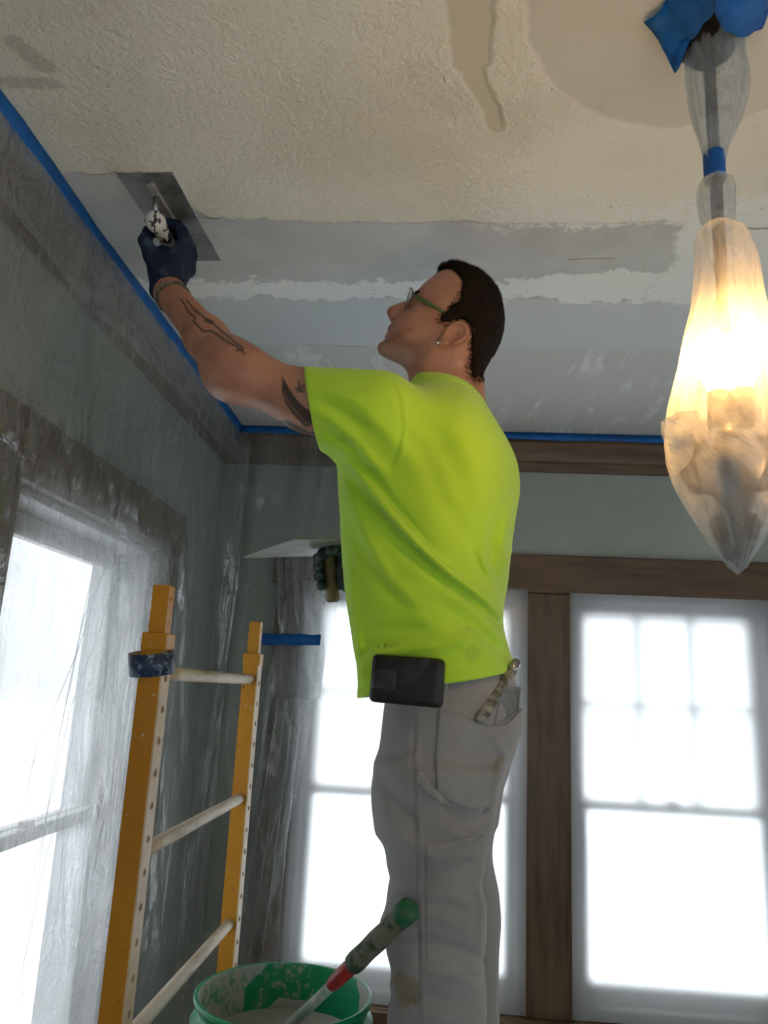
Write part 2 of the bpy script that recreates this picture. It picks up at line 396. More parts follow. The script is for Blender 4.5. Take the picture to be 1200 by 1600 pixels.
def crown(p0, p1, inward):
    """moulding with a stepped cove profile between two points just under the ceiling"""
    prof = [(0, CROWN_B), (.012, CROWN_B), (.016, CROWN_B+.03), (.022, CROWN_B+.036), (.030, CROWN_B+.065), (.045, CEIL-.035), (.052, CEIL-.032), (.052, CEIL), (0, CEIL)]
    bm = bmesh.new(); rs = []
    for p in (p0, p1): rs.append([bm.verts.new((p[0]+inward[0]*a, p[1]+inward[1]*a, z)) for a, z in prof])
    n = len(prof)
    for k in range(n): bm.faces.new((rs[0][k], rs[0][(k+1) % n], rs[1][(k+1) % n], rs[1][k]))
    bm.faces.new(rs[0]); bm.faces.new(rs[1][::-1])
    _t[0] += 1; return struct(mesh_obj('trim_%d' % _t[0], bm, MAT['wood_h']))
crown((XL, D), (XR, D), (0, -1)); crown((XL, YB), (XL, D), (1, 0))
crown((XR, YB), (XR, D), (-1, 0)); crown((XL, YB), (XR, YB), (0, 1))
struct(mesh_obj('baseboard_back', nb((XL, D-.02, 0), (XR, D, .18), .004), MAT['wood_h']))
struct(mesh_obj('baseboard_left', nb((XL, YB, 0), (XL+.02, D-.02, .18), .004), MAT['wood_y']))

# ------------------------------------------------------------------ masking tape along the ceiling
def tape_strip(name, pts_fn, n, wfn, label, thick=.0012):
    """ribbon: pts_fn(t) gives the centre line, wfn(t) the half-width vector"""
    bm = bmesh.new(); prev = None
    for i in range(n+1):
        t = i/n; p = Vector(pts_fn(t)); h = Vector(wfn(t))
        v = [bm.verts.new(p-h), bm.verts.new(p+h)]
        if prev: bm.faces.new((prev[0], prev[1], v[1], v[0]))
        prev = v
    o = mesh_obj(name, bm, MAT['tape'], None, True)
    md = o.modifiers.new('thickness', 'SOLIDIFY'); md.thickness = thick; md.offset = 0
    return tag(o, label, 'tape')
tape_strip('masking_tape', lambda t: (XL+.058+.004*math.sin(t*40)*.6, YB+.1+(D-.055-YB-.1)*t, CEIL-.020), 160,
           lambda t: (.007, 0, .0195+.002*math.sin(t*67)+.0015*math.sin(t*151)), 'blue masking tape run along the ceiling edge above the sheeted side window')
tape_strip('masking_tape', lambda t: (XL+.055+(XR-XL-.11)*t, D-.058-.001*math.sin(t*60), CEIL-.0155), 120,
           lambda t: (0, .003, .0145+.0012*math.sin(t*53)), 'blue masking tape run along the ceiling edge above the paired windows')

# ------------------------------------------------------------------ plastic sheets
def left_sheet():
    nu, nv = 300, 210
    y0, y1 = 0.15, D-.05; z0, z1 = .25, CEIL-.02
    t, s = np.meshgrid(np.linspace(0, 1, nu), np.linspace(0, 1, nv), indexing='ij')
    y = y0+(y1-y0)*t; z = z1+(z0-z1)*s
    P = np.stack([y*1.0, z*.6, y*0], -1).reshape(-1, 3)
    d = .062 - .02*np.clip((z1-z)/.35, 0, 1)                       # hangs off the crown, then eases toward the casing
    # pleats fanning out from the inner top corner
    cy, cz = 2.50, 2.50
    r = np.hypot(y-cy, z-cz); a = np.arctan2(z-cz, y-cy)
    fan = np.sin(a*11+2.5*np.sin(a*4))*np.exp(-r/.45)*np.clip(r/.25, 0, 1)*.007
    # long shallow folds running down and toward the room
    g = y*.93+z*.36
    long_ = (vnoise(np.stack([g*11, z*1.3, g*0], -1).reshape(-1, 3), 1).reshape(nu, nv)*.006 + vnoise(np.stack([g*27+5, z*2.0, g*0], -1).reshape(-1, 3), 1).reshape(nu, nv)*.0028)
    # swag just under the tape, parallel to the ceiling
    sw = np.sin((z1-z)*46+3*vnoise(P, 2.0).reshape(nu, nv))*np.exp(-(z1-z)/.10)*.009
    cr = np.abs(vnoise(np.stack([y*1, z*1, y*0+.3], -1).reshape(-1, 3), 16).reshape(nu, nv))*.006 + np.abs(vnoise(np.stack([y, z, y*0+7], -1).reshape(-1, 3), 37).reshape(nu, nv))*.003
    crm = np.clip((vnoise(P, 1.7).reshape(nu, nv)+.35), 0, 1) + np.exp(-((z-2.21)/.10)**2)*1.6 + np.exp(-((y-2.15)/.12)**2)*1.3*(z < 2.2)
    corner = np.clip((y-(D-.20))/.15, 0, 1)**2*.05                 # springs away into the room corner
    x = XL + d + fan + long_ + sw + cr*crm*.8 + corner
    x = np.maximum(x, XL+.0305)
    top = np.clip(s/.02, 0, 1); x = x*top + (XL+.0575)*(1-top)
    me = grid_mesh('plastic_sheet', np.stack([x, y, z], -1), nu, nv)
    sh = tag(mesh_obj('plastic_sheet', me, MAT['film_left'], None, True), 'clear wrinkled plastic sheet taped over the side wall and its window', 'plastic sheet')
    # folded-over hem of film hanging just below the tape
    t2, s2 = np.meshgrid(np.linspace(0, 1, 220), np.linspace(0, 1, 26), indexing='ij')
    yh = y0+(y1-.03-y0)*t2; zh = CEIL-.026-(.135+.03*vnoise(np.stack([yh*3, yh*0, yh*0], -1).reshape(-1, 3), 1).reshape(220, 26))*s2
    xh = XL+.061-.004*s2+.006*np.sin(s2*9+2*vnoise(np.stack([yh*2.5, zh*0, yh*0], -1).reshape(-1, 3), 1).reshape(220, 26)*2)*s2+.003*vnoise(np.stack([yh, zh, yh*0], -1).reshape(-1, 3), 22).reshape(220, 26)
    mesh_obj('folded_hem', grid_mesh('folded_hem', np.stack([xh, yh, zh], -1), 220, 26), MAT['film_left'], sh, True)
    # long pinched pleats in the film
    for ln in ([(190, 836), (132, 960), (108, 1080), (80, 1200)], [(176, 848), (120, 1020), (48, 1200)], [(204, 842), (150, 1000), (112, 1100), (94, 1178), (73, 1275), (56, 1400), (35, 1500)], [(122, 1100), (97, 1256), (72, 1337), (37, 1506), (33, 1600)], [(70, 1112), (31, 1287)], [(250, 794), (196, 876), (160, 960)], [(192, 776), (160, 816)], [(165, 800), (110, 1060), (62, 1330), (20, 1480)]):
        bm = bmesh.new(); pts = [Vector(onx(a, b, XL+.052)) for a, b in ln]; q_ = []
        for i in range(len(pts)-1):
            for k in range(6): q_.append(pts[i].lerp(pts[i+1], k/6))
        q_.append(pts[-1]); q_ = [p+Vector((.0, .0015*math.sin(i*1.3), 0)) for i, p in enumerate(q_)]
        n_ = len(q_); tube(bm, q_, [.0009*math.sin(math.pi*(.08+.84*i/(n_-1)))+.0002 for i in range(n_)], 6)
        mesh_obj('pleat', bm, MAT['film_bunch'], sh, True)
    return sh
left_sheet()
def win_sheet(x0, x1, label, seed, z0, z1, dy):
    nu, nv = 90, 140
    t, s = np.meshgrid(np.linspace(0, 1, nu), np.linspace(0, 1, nv), indexing='ij')
    x = x0+(x1-x0)*t; z = z1+(z0-z1)*s
    wv = vnoise(np.stack([x*9+seed, z*1.0, x*0], -1).reshape(-1, 3), 1).reshape(nu, nv)*.004 + vnoise(np.stack([x*30+seed, z*2.0, x*0], -1).reshape(-1, 3), 1).reshape(nu, nv)*.0012
    y = D-dy-np.abs(wv)
    me = grid_mesh('plastic_sheet', np.stack([x, y, z], -1), nu, nv)
    return tag(mesh_obj('plastic_sheet', me, MAT['film_win'], None, True), label, 'plastic sheet')
win_sheet(W1[0]-.02, W1[1]+.01, 'clear plastic sheet stretched over the window behind the worker', 3, WIN_B-.01, WIN_T+.012, .030)
win_sheet(W2[0]-.01, W2[1]+.02, 'clear plastic sheet stretched over the window beyond the wrapped lamp', 9, WIN_B-.01, WIN_T+.004, .030)
def wall_sheet():
    nu, nv = 90, 150
    t, s = np.meshgrid(np.linspace(0, 1, nu), np.linspace(0, 1, nv), indexing='ij')
    xt = XL+.05+(.50)*t; xb = XL+.03+.26*t
    x = xt*(1-s)+xb*s; z = CEIL-.03-(CEIL-.03-1.0)*s
    fan = np.sin(t*30+2*np.sin(t*9))*.008*np.exp(-s*3)+vnoise(np.stack([t*7, s*3, t*0], -1).reshape(-1, 3), 1).reshape(nu, nv)*.006
    y = D-.066-fan+.028*np.clip((CEIL-.06-z)/.25, 0, 1)
    y = np.minimum(y, np.where(z > CROWN_B-.01, D-.056, D-.034))
    me = grid_mesh('plastic_sheet', np.stack([x, y, z], -1), nu, nv)
    return tag(mesh_obj('plastic_sheet', me, MAT['film_wall'], None, True), 'thin clear plastic sheet hanging from the crown moulding in the room corner', 'plastic sheet')
wall_sheet()
def bunch_sheet():
    nu, nv = 130, 160
    t, s = np.meshgrid(np.linspace(0, 1, nu), np.linspace(0, 1, nv), indexing='ij')
    z = HEAD_T-.03 - (HEAD_T-.03-WIN_B)*s
    ztape = 1.937
    k = np.exp(-((z-ztape)/.05)**2)
    low = np.clip((ztape-z)/1.0, 0, 1)
    xl = -.575+.03*np.clip((HEAD_T-z)/.3, 0, 1) - .10*low**.8 ; xr = -.44+.06*np.clip((HEAD_T-z)/.35, 0, 1)*(z > ztape-.2) - .02*low
    x = xl+(xr-xl)*t
    pl = (np.sin(t*24+1.5*np.sin(s*9)+3*vnoise(np.stack([t*3, s*2, t*0], -1).reshape(-1, 3), 1).reshape(nu, nv)))
    y = D-.036-(.012+.010*pl)*(1-.8*k) - np.abs(vnoise(np.stack([t*9, s*13, t*0], -1).reshape(-1, 3), 1).reshape(nu, nv))*.004*(1-.8*k)
    x = x + .008*np.cos(t*31+s*5)*(1-k)
    me = grid_mesh('plastic_sheet', np.stack([x, y, z], -1), nu, nv)
    return tag(mesh_obj('plastic_sheet', me, MAT['film_bunch'], None, True), 'bunched clear plastic gathered under a short strip of blue tape', 'plastic sheet')
bunch_sheet()
pa, pb = at(408, 999, D-.045), at(501, 1000, D-.045)
tape_strip('masking_tape', lambda t: (pa[0]+(pb[0]-pa[0])*t, D-.050+.006*math.sin(t*9)*.5, pa[2]+(pb[2]-pa[2])*t+.001*math.sin(t*20)), 30,
           lambda t: (.001*math.sin(t*9), 0, .0185+.001*math.sin(t*13)), 'short strip of blue tape pinning bunched plastic to the window casing')

# ------------------------------------------------------------------ scaffold
def yellow_mat():
    m = N('chipped_yellow_paint')
    n = m.noise(22, 5, .7); n2 = m.noise(70, 3, .6, m.coords('Object', scale=(1, 1, .4)))
    col = m.mix(m.step(m.noise(3, 2), .3, .7), (.50, .215, .007), (.41, .165, .006))
    col = m.mix(m.step(n, .66, .69), col, (.50, .46, .42))
    col = m.mix(m.step(n2, .69, .72), col, (.05, .03, .02))
    return m.done(m.bsdf(col, .45, .4, 0, m.bump(n, .15, .003)))
MAT['yellow'] = yellow_mat()
MAT['cream'] = simple('pale_cream', (.62, .47, .32), (.50, .36, .22), 9, .5, .35, 0, .2, 60, (.45, .7))  # side plates are paler than the yellow of the posts
MAT['rung'] = simple('worn_rung', (.56, .47, .36), (.36, .27, .17), 14, .55, .35, 0, .3, 50, (.45, .65), dict(scale=(2, .35, 2)))
MAT['plank'] = simple('plywood_deck', (.36, .25, .14), (.26, .17, .09), 6, .7, .2, 0, .2, 40, (.4, .6), dict(scale=(.6, 6, 6)))
SX = -.475; PY = (1.305, 2.015); DECK = .885; PW = .040
def hollow(x, y, half, z0, z1, inner, wall=.003):
    bm = bmesh.new(); xi = x+inner*(half-wall); xa, xb = sorted((x-inner*half, xi))
    xo = x-inner*half; o0, o1 = sorted((xo, xo+inner*wall))
    box(bm, (xa, y-half, z0), (xb, y-half+wall, z1)); box(bm, (xa, y+half-wall, z0), (xb, y+half, z1)); box(bm, (o0, y-half+wall, z0), (o1, y+half-wall, z1))
    box(bm, (xa, y-half, z1-.002), (xb, y+half, z1)); return bm
def pierced(x, y, half, z0, z1, holes, r, inner, wall=.003):
    """side plate with round holes right through it into the hollow tube"""
    bm = bmesh.new(); xo = x+inner*half; xi = xo-inner*wall; zs = sorted(holes); seg_ = 12; q = half*.8
    def quad(a, b):
        for xx_ in (xo, xi): bm.faces.new([bm.verts.new((xx_, y+u, z)) for u, z in ((-half, a), (half, a), (half, b), (-half, b))])
    for u in (-half, half): bm.faces.new([bm.verts.new((a, y+u, z)) for a, z in ((xo, z0), (xi, z0), (xi, z1), (xo, z1))])
    edges = [z0]+[v for z in zs for v in (z-q, z+q)]+[z1]
    for a, b in zip(edges[::2], edges[1::2]): quad(a, b)
    for zc in zs:
        ring = {}
        for xx_ in (xo, xi):
            c_, o_ = [], []
            for k in range(seg_):
                a = 2*math.pi*(k+.5)/seg_; ca_, sa_ = math.cos(a), math.sin(a); m_ = 1/max(abs(ca_), abs(sa_))
                c_.append(bm.verts.new((xx_, y+r*ca_, zc+r*sa_))); o_.append(bm.verts.new((xx_, y+half*ca_*m_, zc+q*sa_*m_)))
            # square the outer loop off at its corners
            for k in range(seg_):
                n_ = (k+1) % seg_; f_ = [c_[k], o_[k]]
                pk, pn_ = o_[k].co, o_[n_].co
                if abs(pk.y-pn_.y) > 1e-6 and abs(pk.z-pn_.z) > 1e-6:
                    yy_ = y+half*(1 if pk.y+pn_.y > 2*y else -1); zz_ = zc+q*(1 if pk.z+pn_.z > 2*zc else -1); f_.append(bm.verts.new((xx_, yy_, zz_)))
                bm.faces.new(f_+[o_[n_], c_[n_]])
            ring[xx_] = c_
        for k in range(seg_): bm.faces.new((ring[xo][k], ring[xo][(k+1) % seg_], ring[xi][(k+1) % seg_], ring[xi][k]))
    return bm
def end_frame(x, inner, parent, detail=True):
    for y in PY:
        zt = 1.856
        mesh_obj('post', hollow(x, y, PW/2, 0, zt, inner), MAT['yellow'], parent)
        zh, z = [], zt-.075
        while z > .9: zh.append(z); z -= .0508
        f = mesh_obj('perforated_face', pierced(x, y, PW/2, 0, zt, zh if detail else [], .0058, inner), MAT['cream'], parent)
        if detail:
            fx = x+inner*PW/2; hb = bmesh.new(); lathe(hb, [(.0058, 0), (.0069, 0), (.0067, .0007), (.0060, .0007)], (0, 0, 0), 14)
            hb.transform(Matrix.Rotation(inner*math.pi/2, 4, 'Y'))
            me = bpy.data.meshes.new('hole_rim'); hb.to_mesh(me); hb.free(); me.materials.append(MAT['cream'])
            for z in zh:
                o = bpy.data.objects.new('hole_rim', me); COL.objects.link(o); o.parent = f; o.location = (fx, y, z)
        mesh_obj('coupling_pin', hollow(x, y, .0145, zt-.02, zt+.082, inner, .0025), MAT['yellow'], parent)
        mesh_obj('pin_face', pierced(x, y, .0145, zt-.02, zt+.082, [zt+.06], .0042, inner, .0025), MAT['yellow'], parent)
        bm = bmesh.new(); box(bm, (x-PW/2-.002, y-PW/2-.002, zt-.03), (x+PW/2+.002, y+PW/2+.002, zt), .002)
        mesh_obj('collar', bm, MAT['yellow'], parent)
    for z in (1.790, 1.500, 1.215, .93, .645, .36, .12):
        mesh_obj('rung', tube(bmesh.new(), [(x, PY[0]+PW/2-.004, z), (x, PY[0]+.12, z), (x, (PY[0]+PY[1])/2, z), (x, PY[1]-PW/2+.004, z)], .0125, 16), MAT['rung'], parent, True)
sc = tag(empty('scaffold', (SX, 1.66, 0)), 'yellow steel scaffold end frame with worn round rungs beside the green bucket', 'scaffold')
end_frame(SX, 1, sc)
SX2 = 1.42
sc2 = tag(empty('scaffold', (SX2, 1.66, 0)), 'yellow steel scaffold end frame at the far end of the deck from the bucket', 'scaffold')
end_frame(SX2, -1, sc2, False)
for y in (PY[0]+.035, PY[1]-.035):
    o = mesh_obj('scaffold_rail', nb((SX-.02, y-.012, DECK-.08), (SX2+.02, y+.012, DECK-.02), .003), MAT['yellow'])
    tag(o, 'yellow steel side rail under the near edge of the deck' if y < 1.6 else 'yellow steel side rail under the far edge of the deck', 'rail')
dk = tag(empty('scaffold_deck', ((SX+SX2)/2, 1.66, DECK-.02)), 'plywood scaffold deck the worker stands on', 'deck')
mesh_obj('deck_board', nb((SX+.03, PY[0]+.02, DECK-.02), (SX2-.03, PY[1]-.02, DECK), .002), MAT['plank'], dk)
# roll of tape hung on the near post
rc = (SX-.006, PY[0]-.004, 1.806)
def roll_mat():
    m = N('blue_tape_roll'); n = m.noise(120, 3, .7)
    col = m.mix(m.step(n, .5, .68), (.012, .032, .085), (.25, .29, .35))
    return m.done(m.bsdf(col, .5, .4))
_roll = Matrix.Translation(rc) @ Matrix.Rotation(math.radians(11), 4, 'X') @ Matrix.Rotation(math.radians(-5), 4, 'Y') @ Matrix.Translation(-Vector(rc))
rl = tag(empty('tape_roll', rc), 'dusty blue masking tape roll hooked over the scaffold post', 'tape roll')
bm = bmesh.new(); lathe(bm, [(.0365, -.0185), (.0375, -.0185), (.0375, .0185), (.0365, .0185)], rc, 48); bm.transform(_roll); mesh_obj('tape_layers', bm, roll_mat(), rl, True)
bm = bmesh.new(); lathe(bm, [(.0345, -.018), (.0366, -.018), (.0366, .018), (.0345, .018), (.0345, -.018)], rc, 48); bm.transform(_roll); mesh_obj('cardboard_core', bm, simple('card_core', (.42, .35, .29), None, 20), rl, True)

# ------------------------------------------------------------------ bucket of compound and stirring tool
def bucket_mat():
    m = N('green_bucket_plastic'); v = m.coords('Object')
    sp = m.n('ShaderNodeSeparateXYZ'); m.t.links.new(v, sp.inputs[0])
    return m.done(m.bsdf(m.mix(m.step(m.noise(12, 3), .62, .66), (.0, .27, .105), (.02, .31, .14)), .38, .45))
def bucket_in_mat():
    m = N('smeared_bucket_inside'); v = m.coords('Object', scale=(5, 5, 5))
    bk = m.n('ShaderNodeTexVoronoi'); bk.distance = 'CHEBYCHEV'; m.t.links.new(v, bk.inputs[0]); bk.inputs['Scale'].default_value = 1.9
    sm = m.math('ADD', bk.outputs['Color'], m.math('MULTIPLY', m.noise(60, 4, .7), .25))
    return m.done(m.bsdf(m.mix(m.step(sm, .40, .46), (.0, .27, .105), (.42, .42, .38)), .5, .4))
BC = at(444, 1550, 1.46); BZ = DECK; RIM = BC[2]; R0 = .148
bk = tag(empty('bucket', (BC[0], BC[1], BZ)), 'green plastic bucket of joint compound with smeared inner wall', 'bucket')
h = RIM-BZ
bm = bmesh.new(); lathe(bm, [(0, 0), (.128, 0), (.132, .006), (R0-.010, h-.085), (R0+.006, h-.083), (R0+.007, h-.075), (R0-.006, h-.072), (R0-.005, h-.048), (R0+.006, h-.046), (R0+.007, h-.038), (R0-.004, h-.035), (R0-.003, h-.012), (R0+.003, h-.010), (R0+.004, h-.002), (R0+.001, h), (R0-.003, h-.001)], (BC[0], BC[1], BZ), 64)
mesh_obj('bucket_shell', bm, bucket_mat(), bk, True)
bm = bmesh.new(); lathe(bm, [(R0-.003, h-.001), (R0-.006, h-.006), (R0-.009, h-.10), (.125, .01)], (BC[0], BC[1], BZ), 64)
mesh_obj('inner_wall', bm, bucket_in_mat(), bk, True)
bm = bmesh.new(); _, rg = lathe(bm, [(.0004, h-.088), (.04, h-.085), (.08, h-.090), (.11, h-.084), (R0-.0085, h-.075)], (BC[0], BC[1], BZ), 64, lambda a, z: .02*math.sin(3*a)); bm.faces.new(rg[0])
mesh_obj('joint_compound', bm, simple('wet_compound', (.47, .46, .42), (.40, .39, .36), 12, .45, .4, 0, .5, 25), bk, True)
MAT['steel'] = simple('scratched_steel', (.35, .35, .35), (.22, .22, .22), 18, .3, .5, .9, .1, 60)
a0 = at(483, 1574, 1.40); a1 = at(520, 1540, 1.365); a2 = at(562, 1499, 1.325); a3 = at(640, 1420, 1.235)
mt = tag(empty('mixing_paddle', a0), 'stirring tool with green grip and red collar standing in the bucket', 'tool')
def seg(p, q, t): return Vector(p).lerp(Vector(q), t)
low = Vector(a0)-(Vector(a1)-Vector(a0)).normalized()*.06
mesh_obj('shaft', tube(bmesh.new(), [low, a0, seg(a0, a3, .30)], .0085, 14), simple('smeared_green_shaft', (.20, .30, .24), (.40, .42, .38), 30, .5), mt, True)
mesh_obj('collar', tube(bmesh.new(), [seg(a0, a3, .24), seg(a0, a3, .27), seg(a0, a3, .46), seg(a0, a3, .47)], [.009, .0115, .0125, .011], 16), simple('red_plastic', (.33, .02, .02), (.22, .02, .02), 25, .4), mt, True)
gp = mesh_obj('grip', tube(bmesh.new(), [seg(a0, a3, t) for t in (.455, .465, .5, .6, .7, .8, .9, .97, 1.0)], [.012, .0155, .0165, .0155, .0165, .0155, .016, .017, .0145], 18), simple('plastered_grip', (.035, .065, .035), (.14, .135, .10), 30, .7, .2, 0, .6, 70, (.42, .55)), mt, True)
mesh_obj('end_cap', tube(bmesh.new(), [seg(a0, a3, t) for t in (.93, .94, 1.0, 1.012)], [.0168, .0178, .0172, .013], 18), simple('green_rubber', (.0, .10, .04), (.04, .10, .05), 60, .6), mt, True)

# ------------------------------------------------------------------ wrapped pendant lamp
LC = at(1134, 560, .93); LX, LY = LC[0], LC[1]
MAT['bag'] = None
def bag_mat():
    m = N('lamp_bag_film')
    n = m.noise(9, 5, .65, m.coords('Object', scale=(1, 1, .45)), 1.0)
    nm = m.bump(n, .8, .02)
    tr = m.n('ShaderNodeBsdfTransparent'); tr.inputs[0].default_value = (.92, .92, .92, 1)
    tl = m.n('ShaderNodeBsdfTranslucent'); tl.inputs[0].default_value = (.85, .86, .86, 1)
    df = m.n('ShaderNodeBsdfDiffuse'); df.inputs[0].default_value = (.66, .66, .66, 1)
    gl = m.n('ShaderNodeBsdfGlossy'); gl.inputs['Roughness'].default_value = .3
    for x in (tl, df, gl): m.t.links.new(nm, x.inputs['Normal'])
    def mixs(f, a, b):
        x = m.n('ShaderNodeMixShader'); m.set(x.inputs[0], f); m.t.links.new(a, x.inputs[1]); m.t.links.new(b, x.inputs[2]); return x.outputs[0]
    milk = mixs(.4, tl.outputs[0], df.outputs[0])
    body = mixs(m.math('MULTIPLY_ADD', m.step(n, .4, .65), .30, .26), tr.outputs[0], milk)
    return m.done(mixs(.05, body, gl.outputs[0]))
MAT['bag'] = bag_mat()
MAT['bronze'] = simple('dark_bronze', (.045, .036, .026), (.03, .025, .02), 12, .4, .4, .5)
lp = tag(empty('pendant_lamp', (LX, LY, CEIL)), 'pendant lamp wrapped in plastic and blue tape with its bulb glowing', 'lamp')
def zat(py): return float(at(1134, py, LY)[2])
hw = lambda px: px*LY*1.03/F
bm = bmesh.new(); lathe(bm, [(0.0, -.03), (.03, -.03), (.038, -.018), (.042, 0)], (LX, LY, CEIL), 32); mesh_obj('canopy', bm, MAT['bronze'], lp, True)
mesh_obj('stem', tube(bmesh.new(), [(LX, LY, CEIL-.02), (LX, LY, zat(420))], .008, 10), MAT['bronze'], lp, True)
# gathered sleeve of film from the ceiling to the tape band
def film_lathe(name, rows, amp, freq, seed, mat, seg=96, sub=6, zk=4.0):
    zs = [zat(r[0]) for r in rows]; rs = [hw(r[1]) for r in rows]; cx = [hw(r[2]) if len(r) > 2 else 0 for r in rows]
    tt = np.linspace(0, len(rows)-1, (len(rows)-1)*sub+1); ii = np.arange(len(rows))
    z = np.interp(tt, ii, zs); r = np.interp(tt, ii, rs); c = np.interp(tt, ii, cx)
    kern = np.array([.25, .5, .25])
    for _ in range(2):
        r[1:-1] = np.convolve(r, kern, 'valid'); c[1:-1] = np.convolve(c, kern, 'valid')
    a = np.linspace(0, 2*np.pi, seg, endpoint=False)
    A, Z = np.meshgrid(a, z, indexing='xy'); Rr = r[:, None]*np.ones_like(A)
    pts = np.stack([np.cos(A)*1.2+seed, np.sin(A)*1.2, Z*zk], -1).reshape(-1, 3)
    nz = vnoise(pts, freq).reshape(A.shape)+.5*vnoise(pts, freq*2.3).reshape(A.shape)
    Rr = Rr*(1+amp*nz)
    V = np.stack([LX+c[:, None]+Rr*np.cos(A), LY+Rr*np.sin(A), Z], -1).reshape(-1, 3)
    n = len(z); idx = np.arange(n*seg).reshape(n, seg)
    q = np.stack([idx[:-1], np.roll(idx, -1, 1)[:-1], np.roll(idx, -1, 1)[1:], idx[1:]], -1).reshape(-1, 4)
    me = bpy.data.meshes.new(name); me.from_pydata(V.tolist(), [], q.tolist()); me.update()
    return mesh_obj(name, me, mat, lp, True)
film_lathe('gathered_film', [(-40, 34, 4), (20, 40, 6), (70, 47, 10), (130, 47, 10), (190, 34, 6), (235, 17, 0), (262, 13, 0)], .30, 3.4, 3, MAT['bag'], zk=1.6)
bm = bmesh.new(); lathe(bm, [(hw(16), zat(283)), (hw(17.5), zat(281)), (hw(17.5), zat(241)), (hw(16), zat(239))], (LX, LY, 0), 28, lambda a, z: .05*math.sin(3*a)); mesh_obj('tape_band', bm, MAT['tape'], lp, True)
film_lathe('knotted_film', [(276, 14), (284, 24), (300, 29), (325, 28), (342, 25), (350, 20), (366, 22)], .16, 2.6, 8, MAT['bag'], zk=5.0)
film_lathe('lamp_bag', [(352, 22), (366, 40, 6), (410, 48, 13), (470, 56, 12), (520, 68, 8), (560, 75, 5), (610, 82, 3), (650, 88, 0), (690, 92, 0), (725, 88, 0), (760, 78, 0), (800, 60, 0), (850, 34, 0), (885, 13, 0), (897, 1.5, 0)], .13, 2.7, 5, MAT['bag'], 120, 6, 2.6)
# loose corner of the bag sticking out
fp = [at(1062, 640, LY-.03), at(1029, 664, LY-.035), at(1040, 700, LY-.04), at(1056, 745, LY-.03), at(1085, 650, LY-.055), at(1080, 720, LY-.06)]
bm = bmesh.new(); vv = [bm.verts.new(p) for p in fp]
for f_ in ((0, 1, 4), (1, 2, 5, 4), (2, 3, 5)): bm.faces.new([vv[k] for k in f_])
bmesh.ops.subdivide_edges(bm, edges=bm.edges[:], cuts=4, use_grid_fill=True)
for v in bm.verts: v.co.y += .008*math.sin(v.co.z*160)+.006*math.sin(v.co.x*210)
mesh_obj('bag_corner', bm, MAT['bag'], lp, True)
def bulb_mat():
    m = N('glowing_bulb'); e = m.n('ShaderNodeEmission'); e.inputs[0].default_value = (1.0, .52, .15, 1); e.inputs[1].default_value = 62
    return m.done(e.outputs[0])
MAT['bulb'] = bulb_mat()
for (bx, by) in ((.012, -.014), (-.013, -.004), (.006, .018)):
    bz = zat(600)
    bm = bmesh.new(); lathe(bm, [(.001, .075), (.008, .068), (.019, .048), (.024, .028), (.022, .010), (.013, -.008), (.012, -.016)], (LX+bx, LY+by, bz), 20); mesh_obj('bulb', bm, MAT['bulb'], lp, True)
    mesh_obj('socket', tube(bmesh.new(), [(LX+bx, LY+by, bz-.06), (LX+bx, LY+by, bz-.014)], .014, 14), MAT['bronze'], lp, True)
mesh_obj('lamp_body', tube(bmesh.new(), [(LX, LY, zat(420)), (LX, LY, zat(655)), (LX, LY, zat(700)), (LX, LY, zat(735)), (LX, LY, zat(770)), (LX, LY, zat(850))], [.007, .008, .022, .016, .024, .012], 18), MAT['bronze'], lp, True)
bm = bmesh.new(); lathe(bm, [(.002, zat(885)), (.014, zat(872)), (.022, zat(850)), (.016, zat(828)), (.006, zat(812))], (LX, LY, 0), 18); mesh_obj('finial', bm, MAT['bronze'], lp, True)
for k in range(4):
    a = k*math.pi/2+2.75; c, s = math.cos(a), math.sin(a)
    pts = [(LX+c*r, LY+s*r, zat(p)) for r, p in ((.008, 735), (.024, 762), (.040, 756), (.050, 732), (.050, 705), (.042, 690), (.032, 696))]
    mesh_obj('scroll_arm', tube(bmesh.new(), pts, [.008, .011, .012, .012, .011, .010, .008], 10), MAT['bronze'], lp, True)
    pts = [(LX+c*r, LY+s*r, zat(p)) for r, p in ((.006, 862), (.013, 852), (.019, 836), (.023, 816), (.021, 804))]
    mesh_obj('scroll_leaf', tube(bmesh.new(), pts, [.004, .005, .006, .006, .004], 10), MAT['bronze'], lp, True)
# torn strips of tape holding the film to the ceiling rose
def tape_patch(pix, dz, seed):
    r_ = random.Random(seed); bm = bmesh.new()
    top = [bm.verts.new(onz(px, py, CEIL-d)) for px, py, d in pix]
    f_ = bm.faces.new(top); bmesh.ops.triangulate(bm, faces=[f_]); bmesh.ops.subdivide_edges(bm, edges=bm.edges[:], cuts=3, use_grid_fill=True)
    for v in bm.verts: v.co.z -= abs(.004*math.sin(v.co.x*140+seed)+.004*math.sin(v.co.y*120+seed*2)); v.co.z = min(v.co.z, CEIL-.001)
    o = mesh_obj('tape_patch', bm, MAT['tape'], lp, True); md = o.modifiers.new('thickness', 'SOLIDIFY'); md.thickness = .001
    return o
tape_patch([(1006, 33, .004), (1034, 8, .002), (1060, -25, .002), (1130, -30, .03), (1124, 5, .035), (1100, 35, .035), (1078, 62, .03), (1064, 92, .02), (1054, 109, .045), (1048, 88, .02), (1030, 62, .01)], 0, 1)
tape_patch([(1120, -30, .02), (1210, -35, .002), (1199, 16, .003), (1190, 40, .008), (1168, 56, .03), (1140, 48, .04), (1122, 32, .045), (1116, 10, .04)], 0, 2)
tape_patch([(1050, 60, .012), (1075, 60, .03), (1066, 84, .04), (1055, 108, .05), (1050, 85, .03)], 0, 3)

